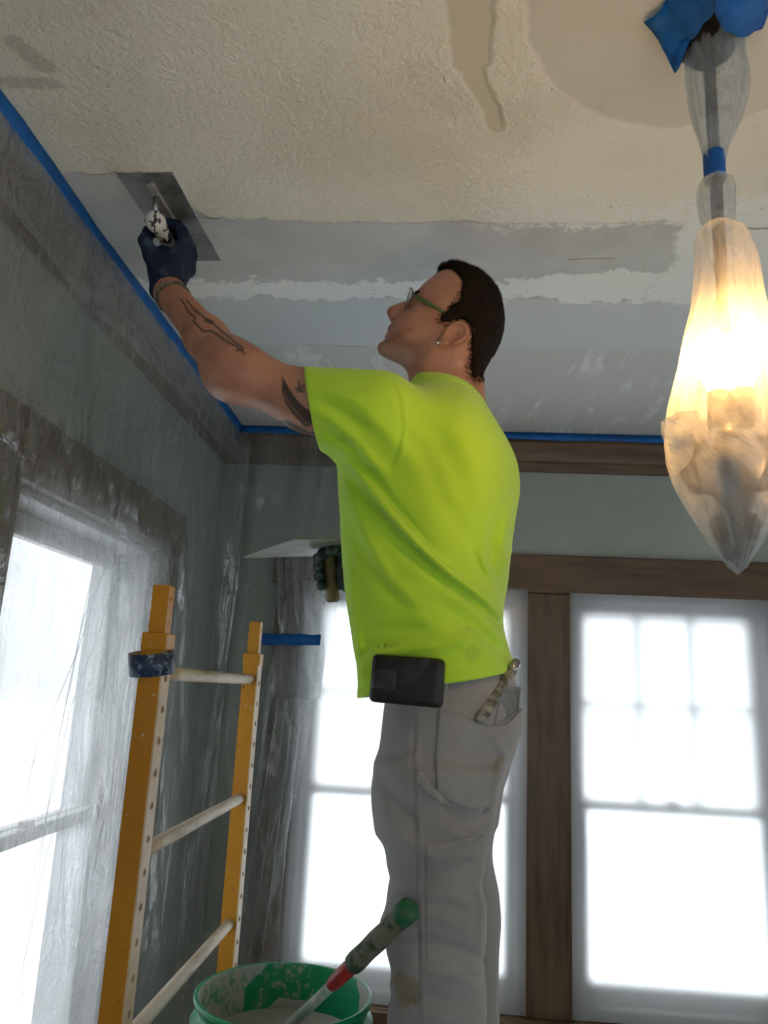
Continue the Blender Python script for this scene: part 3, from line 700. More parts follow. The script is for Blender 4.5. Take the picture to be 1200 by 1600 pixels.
# ------------------------------------------------------------------ signed-distance modelling kit
def net(fn, lo, hi, h, name):
    """surface nets over a sparse grid; fn maps (n,3) points to signed distance"""
    lo = np.array(lo, float); B = 8
    nb_ = np.maximum(1, np.ceil((np.array(hi)-lo)/(h*B)).astype(int)); n = nb_*B
    V = np.empty(n, np.float32)
    bi = np.stack(np.meshgrid(*[np.arange(k) for k in nb_], indexing='ij'), -1).reshape(-1, 3)
    ctr = lo + (bi*B + (B-1)/2)*h
    dc = fn(ctr.astype(np.float32))
    act = np.abs(dc) < h*B*1.75+.006
    loc = np.stack(np.meshgrid(*[np.arange(B)]*3, indexing='ij'), -1).reshape(-1, 3)
    V4 = V.reshape(nb_[0], B, nb_[1], B, nb_[2], B)
    V4[...] = np.sign(dc).reshape(nb_)[:, None, :, None, :, None]
    ab = bi[act]
    for s in range(0, len(ab), 400):
        c = ab[s:s+400]
        pts = (lo + (c[:, None, :]*B + loc[None])*h).reshape(-1, 3).astype(np.float32)
        d = fn(pts).reshape(len(c), B, B, B)
        V4[c[:, 0], :, c[:, 1], :, c[:, 2], :] = d
    S = V < 0
    cnt = np.zeros(np.array(n)-1, np.int8)
    for a in (0, 1):
        for b in (0, 1):
            for c in (0, 1): cnt += S[a:n[0]-1+a, b:n[1]-1+b, c:n[2]-1+c]
    cells = np.argwhere((cnt > 0) & (cnt < 8))
    ids = np.full(cnt.shape, -1, np.int32); ids[tuple(cells.T)] = np.arange(len(cells))
    acc = np.zeros((len(cells), 3)); num = np.zeros(len(cells))
    cor = [(a, b, c) for a in (0, 1) for b in (0, 1) for c in (0, 1)]
    val = {q: V[cells[:, 0]+q[0], cells[:, 1]+q[1], cells[:, 2]+q[2]] for q in cor}
    for q in cor:
        for ax in range(3):
            if q[ax]: continue
            e = list(q); e[ax] = 1; e = tuple(e); va, vb = val[q], val[e]
            m = (va < 0) != (vb < 0); t = np.where(m, va/np.where(m, va-vb, 1), 0)
            p = np.array(q, float)[None]+np.zeros((len(cells), 3)); p[:, ax] += t
            acc += p*m[:, None]; num += m
    verts = lo + (cells + acc/num[:, None])*h
    quads = []
    for ax in range(3):
        o1, o2 = [(1, 2), (2, 0), (0, 1)][ax]
        A = S.take(range(0, n[ax]-1), ax); Bq = S.take(range(1, n[ax]), ax)
        e = np.argwhere(A != Bq); e = e[(e[:, o1] > 0) & (e[:, o2] > 0) & (e[:, o1] < n[o1]-1) & (e[:, o2] < n[o2]-1)]
        flip = S[tuple(e.T)]
        d1 = np.zeros(3, int); d1[o1] = 1; d2 = np.zeros(3, int); d2[o2] = 1
        g = lambda k: ids[tuple(k.T)]
        q = np.stack([g(e-d1-d2), g(e-d2), g(e), g(e-d1)], -1)
        q = np.where(flip[:, None], q, q[:, ::-1]); quads.append(q[(q >= 0).all(1)])
    quads = np.concatenate(quads)
    me = bpy.data.meshes.new(name)
    me.vertices.add(len(verts)); me.vertices.foreach_set('co', verts.ravel())
    me.loops.add(len(quads)*4); me.loops.foreach_set('vertex_index', quads.ravel().astype(np.int32))
    me.polygons.add(len(quads)); me.polygons.foreach_set('loop_start', np.arange(0, len(quads)*4, 4, dtype=np.int32))
    try: me.polygons.foreach_set('loop_total', np.full(len(quads), 4, dtype=np.int32))
    except Exception: pass
    me.polygons.foreach_set('use_smooth', np.ones(len(quads), bool))
    me.update(calc_edges=True); me.validate()
    return me, verts
def smin(a, b, k):
    h = np.maximum(k-np.abs(a-b), 0)/k; return np.minimum(a, b)-h*h*k*.25
def smax(a, b, k): return -smin(-a, -b, k)
def cone(P, a, b, ra, rb):              # capsule with a radius at each end
    a = np.asarray(a, np.float32); d = np.asarray(b, np.float32)-a; L2 = d@d
    t = np.clip(((P-a)@d)/L2, 0, 1); return np.linalg.norm(P-a-t[:, None]*d, axis=1)-(ra+(rb-ra)*t)
def ell(P, c, r, R=None):               # ellipsoid, optional 3x3 axes (rows)
    q = P-np.asarray(c, np.float32)
    if R is not None: q = q@np.asarray(R, np.float32).T
    r = np.asarray(r, np.float32); k0 = np.linalg.norm(q/r, axis=1); k1 = np.linalg.norm(q/(r*r), axis=1)
    return k0*(k0-1)/np.maximum(k1, 1e-6)
def spl(xs, ys, n=160):                 # smooth monotone-ish table
    xs, ys = np.array(xs, float), np.array(ys, float); o = np.argsort(xs); xs, ys = xs[o], ys[o]
    m = np.gradient(ys, xs); X = np.linspace(xs[0], xs[-1], n); i = np.clip(np.searchsorted(xs, X)-1, 0, len(xs)-2)
    hh = xs[i+1]-xs[i]; t = (X-xs[i])/hh
    Y = (2*t**3-3*t**2+1)*ys[i]+(t**3-2*t**2+t)*hh*m[i]+(-2*t**3+3*t**2)*ys[i+1]+(t**3-t**2)*hh*m[i+1]
    return X, Y
class Loft:                             # stacked ellipses, turned by ANG about z
    def __init__(s, rows, depth, ang, lat):
        z = []; cx = []; a = []
        sn, cs = abs(math.sin(ang)), math.cos(ang)
        la = [lat(r[0]) for r in rows]
        for (py, xl, xr), b in zip(rows, la):
            p, q = at(xl, py, depth), at(xr, py, depth); z.append((p[2]+q[2])/2); cx.append((p[0]+q[0])/2)
            hw_ = (q[0]-p[0])/2; a.append(math.sqrt(max((hw_*.985)**2-(b*sn)**2, .02**2))/cs)
        s.zx, s.cx = spl(z, cx); _, s.a = spl(z, a); _, s.b = spl(z, la); s.y = depth; s.z0, s.z1 = min(z), max(z); s.ang = ang
    def __call__(s, P, pw=2.3):
        z = np.clip(P[:, 2], s.z0, s.z1); cx = np.interp(z, s.zx, s.cx); a = np.interp(z, s.zx, s.a); b = np.interp(z, s.zx, s.b)
        x = P[:, 0]-cx; y = P[:, 1]-s.y; c, n = math.cos(s.ang), math.sin(s.ang)
        u = np.abs(x*c-y*n); v = np.abs(x*n+y*c)         # u: front-back, v: side-side
        k = ((u/a)**pw+(v/b)**pw)**(1/pw); g = np.sqrt((u/(a*a))**2+(v/(b*b))**2)/np.maximum(np.sqrt((u/a)**2+(v/b)**2), 1e-5)
        d = (k-1)/np.maximum(g, 1e-4)
        dz = np.maximum(P[:, 2]-s.z1, s.z0-P[:, 2])
        return np.where(dz > 0, np.sqrt(np.maximum(d, 0)**2+dz**2), np.maximum(d, np.where(d < 0, np.maximum(d, dz), d)))
def pix_lines(P, lines, ymax):
    """sum of fold ridges; each line: (pixel polyline, height, half-width in px); only on the camera-side half"""
    px, py = proj(P); out = np.zeros(len(P), np.float32); near = np.clip((ymax-P[:, 1])/.04, 0, 1)
    for pts, amp, wd in lines:
        best = np.full(len(P), 1e9, np.float32); par = np.zeros(len(P), np.float32); n = len(pts)-1
        for i in range(n):
            ax, ay = pts[i]; dx, dy = pts[i+1][0]-ax, pts[i+1][1]-ay
            t = np.clip(((px-ax)*dx+(py-ay)*dy)/(dx*dx+dy*dy), 0, 1)
            d = np.hypot(px-ax-t*dx, py-ay-t*dy); m = d < best; best = np.where(m, d, best); par = np.where(m, (i+t)/n, par)
        out += amp*np.exp(-(best/wd)**2)*np.sin(np.pi*np.clip(par*.86+.07, 0, 1))**.6
    return out*near
def poly_sd(poly, px, py):              # signed distance to polygon, negative inside
    p = np.array(poly, np.float32); best = np.full(len(px), 1e9, np.float32); ins = np.zeros(len(px), bool)
    for (ax, ay), (bx, by) in zip(p, np.roll(p, -1, 0)):
        dx, dy = bx-ax, by-ay; t = np.clip(((px-ax)*dx+(py-ay)*dy)/(dx*dx+dy*dy+1e-9), 0, 1)
        best = np.minimum(best, np.hypot(px-ax-t*dx, py-ay-t*dy))
        c = ((ay > py) != (by > py)) & (px < (bx-ax)*(py-ay)/(by-ay+1e-12)+ax); ins ^= c
    return np.where(ins, -best, best)
def closed_spline(p, sub=4):
    p = np.array(p, float); n = len(p); out = []
    for i in range(n):
        a, b, c, d = p[i-1], p[i], p[(i+1) % n], p[(i+2) % n]
        for k in range(sub):
            t = k/sub; out.append(.5*((2*b)+(-a+c)*t+(2*a-5*b+4*c-d)*t*t+(-a+3*b-3*c+d)*t**3))
    return np.array(out)

# ------------------------------------------------------------------ person: joints
MID = 1.44; ANG = 0.28                    # mid-plane depth, turned a little away from the camera
left = np.array([-math.sin(ANG), -math.cos(ANG), 0])     # towards his left (camera side)
SH_L = at(592, 664, 1.275); EL_L = at(364, 579, 1.265); WR_L = at(262, 455, 1.345)
tq = [onz(*p, CEIL-.004) for p in ((183, 262), (270, 287), (350, 420), (263, 395))]
TC = sum(tq)/4; TH = (tq[3]-tq[0])+(tq[2]-tq[1]); TH /= np.linalg.norm(TH)
HC_L = TC + np.array([0, 0, -.052])       # middle of the trowel handle
print('arm', np.linalg.norm(SH_L-EL_L), np.linalg.norm(EL_L-WR_L), 'hand', np.linalg.norm(WR_L-HC_L), HC_L, WR_L, TC)
# hawk plate in the far hand
HT = at(380, 871, 1.75); e1 = at(540, 867, 1.90)-HT; e1 /= np.linalg.norm(e1); e2 = at(480, 845, 1.55)-HT; e2 -= e1*(e2@e1); e2 /= np.linalg.norm(e2)
HN = np.cross(e2, e1); HN = HN if HN[2] > 0 else -HN
HKC = HT+(e1+e2)*.15                      # plate centre
HC_R = HKC-HN*.052
SH_R = at(700, 660, 1.44)-left*.175; EL_R = np.array([.10, 1.70, 1.86]); EL_R[2] = SH_R[2]-.27
WR_R = HC_R+np.array([.085, .0, -.03])

# trunk outlines, photo rows: y, front x, back x
TR = [(592, 655, 715), (612, 640, 742), (635, 604, 762), (660, 574, 779), (690, 552, 796), (720, 541, 808), (750, 538, 811), (800, 540, 805), (850, 541, 799), (900, 543, 795), (940, 546, 788), (965, 549, 787), (1000, 552, 794), (1040, 556, 805), (1096, 561, 809)]
lat = lambda y: float(np.interp(y, [592, 612, 635, 660, 690, 720, 800, 900, 1000, 1096], [.05, .075, .115, .155, .185, .195, .20, .19, .185, .19]))
trunk = Loft(TR, MID, ANG, lat)
PR = [(1015, 610, 800), (1060, 607, 808), (1100, 606, 816), (1150, 599, 811), (1200, 593, 796), (1240, 592, 783), (1290, 596, 775)]
latp = lambda y: float(np.interp(y, [1015, 1100, 1200, 1290], [.165, .175, .175, .165]))
pelvis = Loft(PR, MID, ANG, latp)
LD, RD = MID-.085, MID+.095
LL = [(1200, 594, 782), (1250, 593, 772), (1300, 598, 766), (1350, 604, 758), (1385, 606, 752), (1415, 603, 753), (1445, 597, 756), (1480, 603, 757), (1525, 613, 757), (1570, 605, 760), (1610, 606, 760), (1700, 645, 782), (1850, 702, 800)]
leg_l = Loft(LL, LD, ANG, lambda y: float(np.interp(y, [1200, 1300, 1450, 1850], [.095, .095, .085, .072])))
RL = [(1200, 622, 784), (1270, 622, 778), (1340, 630, 772), (1395, 636, 781), (1440, 634, 783), (1500, 640, 778), (1600, 640, 779), (1690, 655, 780), (1800, 675, 782)]
leg_r = Loft(RL, RD, ANG, lambda y: float(np.interp(y, [1200, 1300, 1450, 1800], [.09, .09, .082, .072])))

# ------------------------------------------------------------------ head
HO = at(700, 500, MID); mpp = float((HO-CAM)@_f)/F
ew = np.array(-_f); ew[2] *= .45; ew[1] *= 1.0; ew /= np.linalg.norm(ew)
eu = _r-ew*(_r@ew); eu /= np.linalg.norm(eu); ev = np.cross(ew, eu)
HR = np.stack([eu, ev, ew]).astype(np.float32)
def hl(px, py, w=0): return HO + eu*(px-700)*mpp + ev*(500-py)*mpp + ew*w
face = closed_spline([(690, 424), (676, 433), (662, 444), (651, 456), (645.5, 464), (644.5, 470), (641, 477), (633, 488), (622, 497), (615, 503), (610, 508.5), (606.5, 513), (605.2, 517.5), (608.5, 521), (603.8, 524), (600.8, 528), (602.3, 533), (597, 537), (591.5, 541), (589.5, 546), (591.5, 551.5), (597, 556.5), (608, 562), (626, 570), (650, 580), (680, 588), (712, 590), (740, 583), (763, 562), (778, 533), (783, 502), (777, 470), (757, 442), (728, 426), (706, 420)], 4)
nose = closed_spline([(645, 466), (634, 469.5), (622, 474), (612, 477.8), (606.5, 481.5), (604.3, 486.5), (605.3, 492), (610, 497.5), (615.5, 501.5), (622, 502), (630, 497), (640, 486)], 4)
def table(poly, lo, hi, st=.0012):
    us = np.arange(lo[0], hi[0], st, dtype=np.float32); vs_ = np.arange(lo[1], hi[1], st, dtype=np.float32)
    U, V = np.meshgrid(us, vs_, indexing='ij')
    q = np.stack([(poly[:, 0]-700)*mpp, (500-poly[:, 1])*mpp], -1)
    return lo, st, poly_sd(q, U.ravel(), V.ravel()).reshape(U.shape)
FT = table(face, (-.20, -.20), (.20, .20)); NT = table(nose, (-.20, -.06), (-.02, .08))
def look(tb, u, v):
    lo, st, A = tb; x = np.clip((u-lo[0])/st, 0, A.shape[0]-1.001); y = np.clip((v-lo[1])/st, 0, A.shape[1]-1.001)
    i = x.astype(int); j = y.astype(int); fx = x-i; fy = y-j
    return (A[i, j]*(1-fx)+A[i+1, j]*fx)*(1-fy)+(A[i, j+1]*(1-fx)+A[i+1, j+1]*fx)*fy
def inflate(sd, w, Wd, R):
    q = np.maximum(R+sd, 0); k0 = np.sqrt((q/R)**2+(w/Wd)**2); k1 = np.sqrt((q/R**2)**2+(w/Wd**2)**2)
    return k0*(k0-1)/np.maximum(k1, 1e-4)
def pxl(px, py): return (px-700)*mpp, (500-py)*mpp
EC = pxl(704, 546)                       # ear
def head_local(P): return (P-HO.astype(np.float32))@HR.T
def d_skull(L):
    u, v, w_ = L[:, 0], L[:, 1], np.abs(L[:, 2])
    # skull is a little wider behind the ears, jaw narrower
    jx, jy = pxl(600, 548); back = np.clip((u-jx)/.14, 0, 1)
    Wd = .061+.018*back
    d = inflate(look(FT, u, v), w_, Wd, .062)
    # neck below the jaw is handled elsewhere; nose
    dn = inflate(look(NT, u, v), w_, .0155, .017)
    au, av = pxl(616, 496); dn = smin(dn, np.linalg.norm((np.stack([u-au, v-av, w_-.011], -1))/np.array([.0095, .0075, .0075]), axis=1)*.0075-.0075, .006)
    d = smin(d, dn, .008)
    q = np.stack([u, v, w_], -1)
    e = lambda px, py, w0, r: ell(q, (*pxl(px, py), w0), r)
    d = smax(d, -e(643, 484, .031, (.010, .010, .014)), .012)           # eye socket
    d = smin(d, e(650, 485, .030, (.011, .010, .012)), .006)            # eyeball and lids
    d = smin(d, cone(q, (*pxl(650, 464), .012), (*pxl(662, 470), .044), .0045, .004), .010)   # brow
    d = smin(d, e(655, 512, .048, (.020, .014, .010)), .022)            # cheekbone
    d = smax(d, -e(614.5, 499.5, .0085, (.004, .0035, .0035)), .003)    # nostril
    d = smax(d, -cone(q, (*pxl(603.5, 521.3), .0), (*pxl(618, 527.5), .026), .0024, .0016), .003) # mouth line
    d = smax(d, -cone(q, (*pxl(616, 505), .016), (*pxl(622, 524), .026), .0015, .001), .008)  # fold beside the mouth
    return d
def d_ear(L):
    q = np.stack([L[:, 0], L[:, 1], np.abs(L[:, 2])], -1); a = math.radians(33); c, s = math.cos(a), math.sin(a)
    x = q[:, 0]-EC[0]; y = q[:, 1]-EC[1]; zq = q[:, 2]-.077
    l = x*c+y*s; m_ = -x*s+y*c                                         # along the ear (lobe to tip), across
    zq = zq-.10*(l+.01)-.20*np.maximum(m_*-1, -.02)*0
    wide = .0195+.004*np.clip(l/.03, -1, 1)
    rr = np.sqrt((l/.0285)**2+(m_/wide)**2)
    plate = np.sqrt((np.maximum(rr-.92, 0)*.02)**2+zq**2)-.0042
    rim = np.sqrt(((rr-.86)*.0215)**2+(zq-.006)**2)-.0038
    rim = np.where(l < -.016, rim+.003, rim)
    inner = np.sqrt(((np.sqrt(((l+.002)/.016)**2+((m_)/.011)**2)-1)*.013)**2+(zq-.002)**2)-.0026
    d = smin(plate, rim, .004); d = smin(d, inner, .004)
    d = smax(d, -ell(np.stack([l, m_, zq], -1), (-.003, -.0015, .006), (.0105, .0080, .009)), .003)
    d = smin(d, ell(np.stack([l, m_, zq], -1), (-.0275, .001, .001), (.008, .008, .0045)), .006)
    return d
NB = at(690, 640, MID)                    # neck base
def d_head(P):
    L = head_local(P); d = smin(d_skull(L), d_ear(L), .004)
    n1 = cone(P, hl(676, 556), hl(688, 625)+np.array([0, 0, -.02]), .053, .060)
    n2 = cone(P, hl(708, 545), hl(708, 635), .054, .064)
    n = smin(n1, n2, .03)
    n = smin(n, cone(P, hl(706, 575, .052), hl(655, 610, .025), .010, .010), .02)      # neck tendon
    cr = L[:, 0]*.25+L[:, 1]; base = pxl(700, 575)
    n = n + .0018*np.exp(-((cr-base[1]-.25*base[0]*1)/.0035)**2)*(L[:, 0] > pxl(660, 0)[0])
    return smin(d, n, .022)

# ------------------------------------------------------------------ hands
def fist(P, Hc, h, Wp, side, rh=.0135, th=1):
    """closed hand round a bar: Hc centre of the bar, h its axis, Wp wrist, side = unit vector to the knuckles"""
    h = h/np.linalg.norm(h); p = Wp-Hc; p = p-h*(p@h); p /= np.linalg.norm(p); q = np.cross(h, p); q = q if q@side > 0 else -q
    X = lambda a, b, c: Hc+p*a+q*b+h*c
    d = None
    for i, off in enumerate((-.033, -.0115, .0105, .031)):
        k = (1.0, 1.06, 1.02, .88)[i] if th > 0 else (.88, 1.02, 1.06, 1.0)[i]
        r = .0112*(.9+.1*k)
        pts = [X(.046, .030*k, off*.95), X(.010, .0385*k, off), X(-.019*k, .0285*k, off), X(-.0285*k, .004, off), X(-.019, -.017*k, off*1.02)]
        f = None
        for a, b, s in zip(pts, pts[1:], (1.06, 1.0, .95, .9)):
            c = cone(P, a, b, r*s, r*s*.96); f = c if f is None else smin(f, c, .004)
        d = f if d is None else smin(d, f, .0025)
    pm = None
    for off in (-.030, -.010, .010, .029):
        c = cone(P, X(.044, .024, off*.95), Wp+h*off*.55+q*.004, .0145, .017)
        pm = c if pm is None else smin(pm, c, .015)
    pm = smin(pm, cone(P, X(.030, -.006, -.025), X(.030, -.006, .025), .013, .013), .02)
    d = smin(d, pm, .010)
    tp = [Wp-p*.012-q*.012+h*th*-.016, X(.045, -.026, -.038*th), X(.014, -.036, -.044*th), X(-.010, -.030, -.036*th), X(-.020, -.014, -.026*th)]
    t = None
    for a, b, ra, rb in zip(tp, tp[1:], (.018, .0165, .0125, .0118), (.0165, .0128, .0120, .010)):
        c = cone(P, a, b, ra, rb); t = c if t is None else smin(t, c, .006)
    return smin(d, t, .008)
adir = (WR_L-EL_L)/np.linalg.norm(WR_L-EL_L); rdir = (WR_R-EL_R)/np.linalg.norm(WR_R-EL_R)
def d_arm_l(P):
    mid = EL_L*.62+WR_L*.38; a2 = EL_L*.5+SH_L*.5
    a2 = a2+np.array([0, 0, -.006]); d = cone(P, SH_L, a2, .058, .049); d = smin(d, cone(P, a2, EL_L, .049, .044), .03)
    d = smin(d, cone(P, EL_L, mid, .044, .0360), .055); d = smin(d, cone(P, mid, WR_L-adir*.01, .0360, .0295), .03)
    d = smin(d, ell(P, EL_L+np.array([.004, .0, -.019]), (.026, .024, .024)), .03)
    return smin(d, cone(P, WR_L-adir*.01, HC_L+(WR_L-HC_L)*.45, .029, .021), .01)
def d_arm_r(P):
    d = smin(cone(P, SH_R, EL_R, .056, .043), cone(P, EL_R, WR_R, .042, .027), .02)
    return smin(d, cone(P, WR_R, HC_R+(WR_R-HC_R)*.45, .025, .02), .01)
def d_body(P):
    d = smin(trunk(P)+.020, pelvis(P)+.020, .04)
    d = smin(d, smin(d_arm_l(P), d_arm_r(P), .01), .03)
    return smin(d, d_head(P), .03)

def skin_mat():
    m = N('skin')
    at_ = m.n('ShaderNodeAttribute', attribute_name='ink').outputs['Fac']; st = m.n('ShaderNodeAttribute', attribute_name='stubble').outputs['Fac']; lp_ = m.n('ShaderNodeAttribute', attribute_name='lips').outputs['Fac']
    n = m.noise(16, 4, .6)
    col = m.mix(m.step(n, .35, .7), (.43, .205, .128), (.33, .145, .088))
    col = m.mix(m.math('MULTIPLY', st, m.math('MULTIPLY_ADD', m.step(m.noise(420, 2, .6), .42, .6), .45, .22)), col, (.12, .075, .05))
    col = m.mix(m.math('MULTIPLY', lp_, .6), col, (.36, .12, .10))
    col = m.mix(m.math('MULTIPLY', at_, .92), col, (.030, .026, .022))
    nm = m.bump(m.noise(240, 3, .6), .12, .002)
    return m.done(m.bsdf(col, .46, .4, 0, nm, **{'Subsurface Weight': .12, 'Subsurface Radius': (.01, .004, .002), 'Subsurface Scale': .5}))
person = empty('person', (float(trunk.cx.mean()), MID, DECK))
tag(person, 'person in neon yellow shirt and grey work trousers smoothing the ceiling', 'person')
me, V = net(d_body, (-.62, 1.16, 1.56), (.24, 1.86, 2.69), .0027, 'body')
px, py = proj(V)
nrm = np.empty(len(me.vertices)*3, np.float32); me.vertices.foreach_get('normal', nrm); nrm = nrm.reshape(-1, 3)
facing = (nrm@(-_f.astype(np.float32))) > .05
def strokes(lines, wd):
    best = np.full(len(V), 1e9)
    for pts in lines:
        for (ax, ay), (bx, by) in zip(pts, pts[1:]):
            dx, dy = bx-ax, by-ay; t = np.clip(((px-ax)*dx+(py-ay)*dy)/(dx*dx+dy*dy), 0, 1); best = np.minimum(best, np.hypot(px-ax-t*dx, py-ay-t*dy))
    return np.clip((wd+.8-best)/1.6, 0, 1)
ink = strokes([[(283, 468), (290, 478), (293, 486), (305, 497), (303, 503), (312, 512), (318, 518), (330, 517), (342, 525), (355, 534), (370, 541), (376, 548)], [(292, 470), (303, 483), (318, 495), (330, 503), (343, 514), (357, 526), (370, 537), (378, 542), (381, 553)], [(376, 545), (370, 548)], [(322, 500), (332, 505)]], 1.5)
ink = np.maximum(ink, strokes([[(322, 500), (332, 504)]], 3.2)*.9)
sdp = lambda poly: np.clip(.5-poly_sd(poly, px, py)/1.6, 0, 1)
horn = sdp([(441, 587), (440, 610), (446, 630), (456, 645), (470, 660), (477, 668), (482, 668), (494, 656), (498, 650), (480, 640), (465, 626), (452, 608)])
low_ = sdp([(418, 659), (450, 656), (470, 668), (484, 676), (500, 668), (502, 694), (478, 686), (450, 672)])
gap = strokes([[(444, 615), (455, 636), (475, 657), (483, 666)], [(440, 660), (468, 674), (496, 682)], [(472, 664), (485, 671), (497, 660)]], .7)
ink = np.maximum(ink, np.maximum(horn, low_)*(1-.75*gap))
ink = np.maximum(ink, strokes([[(466, 596), (470, 612)], [(462, 606), (474, 612)], [(465, 612), (474, 603)]], 1.6))
ink = ink*facing
stub = np.clip(.5-poly_sd([(589, 536), (604, 505), (614, 504), (622, 522), (650, 535), (672, 520), (684, 512), (688, 530), (676, 548), (655, 578), (615, 572), (590, 556)], px, py)/10, 0, 1)*(V[:, 2] > 2.2)
lips = np.clip(.5-poly_sd([(603, 514), (608, 514), (618, 526), (606, 530), (599, 528)], px, py)/2.5, 0, 1)*(V[:, 2] > 2.2)
for nm_, arr in (('ink', ink), ('stubble', stub), ('lips', lips)):
    at_ = me.attributes.new(nm_, 'FLOAT', 'POINT'); at_.data.foreach_set('value', arr.astype(np.float32))
MAT['skin'] = skin_mat()
mesh_obj('body', me, MAT['skin'], person, True)

# ------------------------------------------------------------------ clothing
def fabric(name, c1, c2, rough=.85, weave=900, stain=None, sheen=.2, spots=()):
    m = N(name); col = m.mix(m.step(m.noise(6, 4, .6), .35, .7), c1, c2)
    if stain: col = m.mix(m.math('MULTIPLY', m.step(m.noise(9, 5, .7, m.coords('Object', loc=(3.1, 1.2, .4))), stain[1], stain[1]+.05), stain[2]), col, stain[0])
    for p_, r_, c_, k_ in spots:
        vd = m.n('ShaderNodeVectorMath', operation='DISTANCE'); m.t.links.new(m.coords(), vd.inputs[0]); vd.inputs[1].default_value = tuple(float(x) for x in p_)
        dd = m.math('ADD', vd.outputs['Value'], m.math('MULTIPLY', m.math('SUBTRACT', m.noise(34, 4, .7), .5), r_*1.3))
        col = m.mix(m.math('MULTIPLY', m.step(dd, r_, r_*.55), k_), col, c_)
    nm = m.bump(m.noise(weave, 2, .5), .15, .0015)
    return m.done(m.bsdf(col, rough, .15, 0, nm, **{'Sheen Weight': sheen}))
MAT['shirt'] = fabric('neon_yellow_cotton', (.44, .69, .042), (.41, .65, .038), .85, 900, ((.36, .50, .05), .70, .5), spots=((at(742, 1022, 1.27), .022, (.26, .36, .06), .35), (at(735, 962, 1.26), .010, (.25, .33, .06), .5)))
MAT['pants'] = fabric('grey_work_cotton', (.275, .263, .262), (.235, .224, .22), .9, 700, ((.27, .24, .20), .66, .6), spots=((at(628, 1545, 1.29), .032, (.20, .15, .08), .75), (at(640, 1180, 1.28), .012, (.16, .13, .11), .5)))
arm_d = (EL_L-SH_L)/np.linalg.norm(EL_L-SH_L)
SE = SH_L+(EL_L-SH_L)*.46
cutn = _r*(-127)+(-_u)*38*.6; cutn = cutn/np.linalg.norm(cutn); cutp = at(489, 646, float(SE[1]))
ca, cb = at(646, 594, MID), at(727, 612, MID); cdir = cb-ca; coln = np.array([-cdir[2], 0, cdir[0]]); coln /= np.linalg.norm(coln)
ha, hb_ = at(560, 1097, MID-.05), at(808, 1044, MID-.05)
SF = [([(546, 722), (575, 757), (612, 803), (655, 850), (710, 900), (760, 937), (788, 967)], .015, 9),
      ([(556, 718), (590, 757), (628, 806), (675, 862), (730, 908)], -.008, 8), ([(545, 740), (572, 785), (615, 838), (665, 885), (725, 930), (785, 985)], -.011, 9),
      ([(545, 775), (570, 840), (610, 905), (660, 950)], .007, 12), ([(548, 810), (580, 890), (630, 945)], -.006, 10), ([(700, 925), (745, 955), (797, 1012)], .009, 8), ([(690, 945), (740, 980), (790, 1030)], -.006, 8),
      ([(640, 960), (700, 990), (770, 1030)], .006, 12), ([(565, 1012), (600, 1020), (650, 1012), (700, 1006), (760, 985)], .009, 11), ([(556, 1040), (575, 1010), (620, 1000)], -.007, 8), ([(580, 985), (640, 985), (700, 975)], -.005, 11),
      ([(800, 790), (786, 850), (797, 905)], .008, 9), ([(772, 810), (764, 880), (787, 940)], -.007, 8), ([(748, 860), (772, 915), (792, 950)], .008, 7), ([(735, 840), (750, 890), (785, 930)], -.005, 7),
      ([(520, 598), (570, 640), (620, 690), (660, 740)], .006, 15), ([(500, 640), (550, 685), (600, 738)], .008, 10), ([(500, 665), (545, 698), (585, 735)], -.006, 7), ([(510, 690), (545, 706), (590, 730)], .007, 7), ([(490, 606), (540, 618), (600, 616)], .005, 11), ([(485, 625), (540, 648), (590, 680)], -.005, 10),
      ([(612, 594), (622, 620), (628, 660), (622, 700), (610, 730)], -.0022, 4.5), ([(617, 594), (628, 620), (634, 660), (629, 700), (617, 732)], .0022, 4.5),
      ([(700, 650), (740, 720), (760, 800)], .006, 18), ([(660, 700), (690, 780), (740, 850)], -.005, 16), ([(740, 640), (785, 700), (800, 760)], -.004, 12), ([(548, 900), (556, 980), (566, 1060)], .006, 8), ([(640, 640), (690, 690), (720, 760)], -.004, 14)]
def d_shirt_outer(P):
    d = trunk(P, 2.5)
    d = smin(d, cone(P, SH_L+left*.01+np.array([0, 0, .010]), SE+arm_d*.05+np.array([0, 0, -.022]), .082, .061), .06)
    d = smin(d, cone(P, SH_R, SH_R+(EL_R-SH_R)*.75, .078, .070), .06)
    d = d - pix_lines(P, SF, MID) - vnoise(P, 11)*.0022 - vnoise(P, 24)*.0012
    ridge = (P-ca.astype(np.float32))@coln.astype(np.float32)
    d = d - .0032*np.clip((ridge+.020)/.003, 0, 1)
    hz = (P[:, 2]-ha[2])-(P[:, 0]-ha[0])*(hb_[2]-ha[2])/(hb_[0]-ha[0])
    d = d - .0012*np.clip((.022-hz)/.002, 0, 1)
    sl = (P-cutp.astype(np.float32))@cutn.astype(np.float32)
    return d - .0012*np.clip((sl+.022)/.002, 0, 1)*(P[:, 0] < SH_L[0]-.03)
def d_shirt(P):
    o = d_shirt_outer(P)
    d = smax(o, -(o+.0075), .002)
    d = smax(d, (P-ca.astype(np.float32))@coln.astype(np.float32)-.002, .003)
    hz = (P[:, 2]-ha[2])-(P[:, 0]-ha[0])*(hb_[2]-ha[2])/(hb_[0]-ha[0]) + .006*np.sin(P[:, 0]*18)
    d = smax(d, -hz, .003)
    sl = (P-cutp.astype(np.float32))@cutn.astype(np.float32)
    return smax(d, np.where(P[:, 0] < SH_L[0]-.02, sl, -1), .003)
me, _v = net(d_shirt, (-.34, 1.14, 1.735), (.215, 1.78, 2.46), .0034, 'shirt')
mesh_obj('shirt', me, MAT['shirt'], person, True)

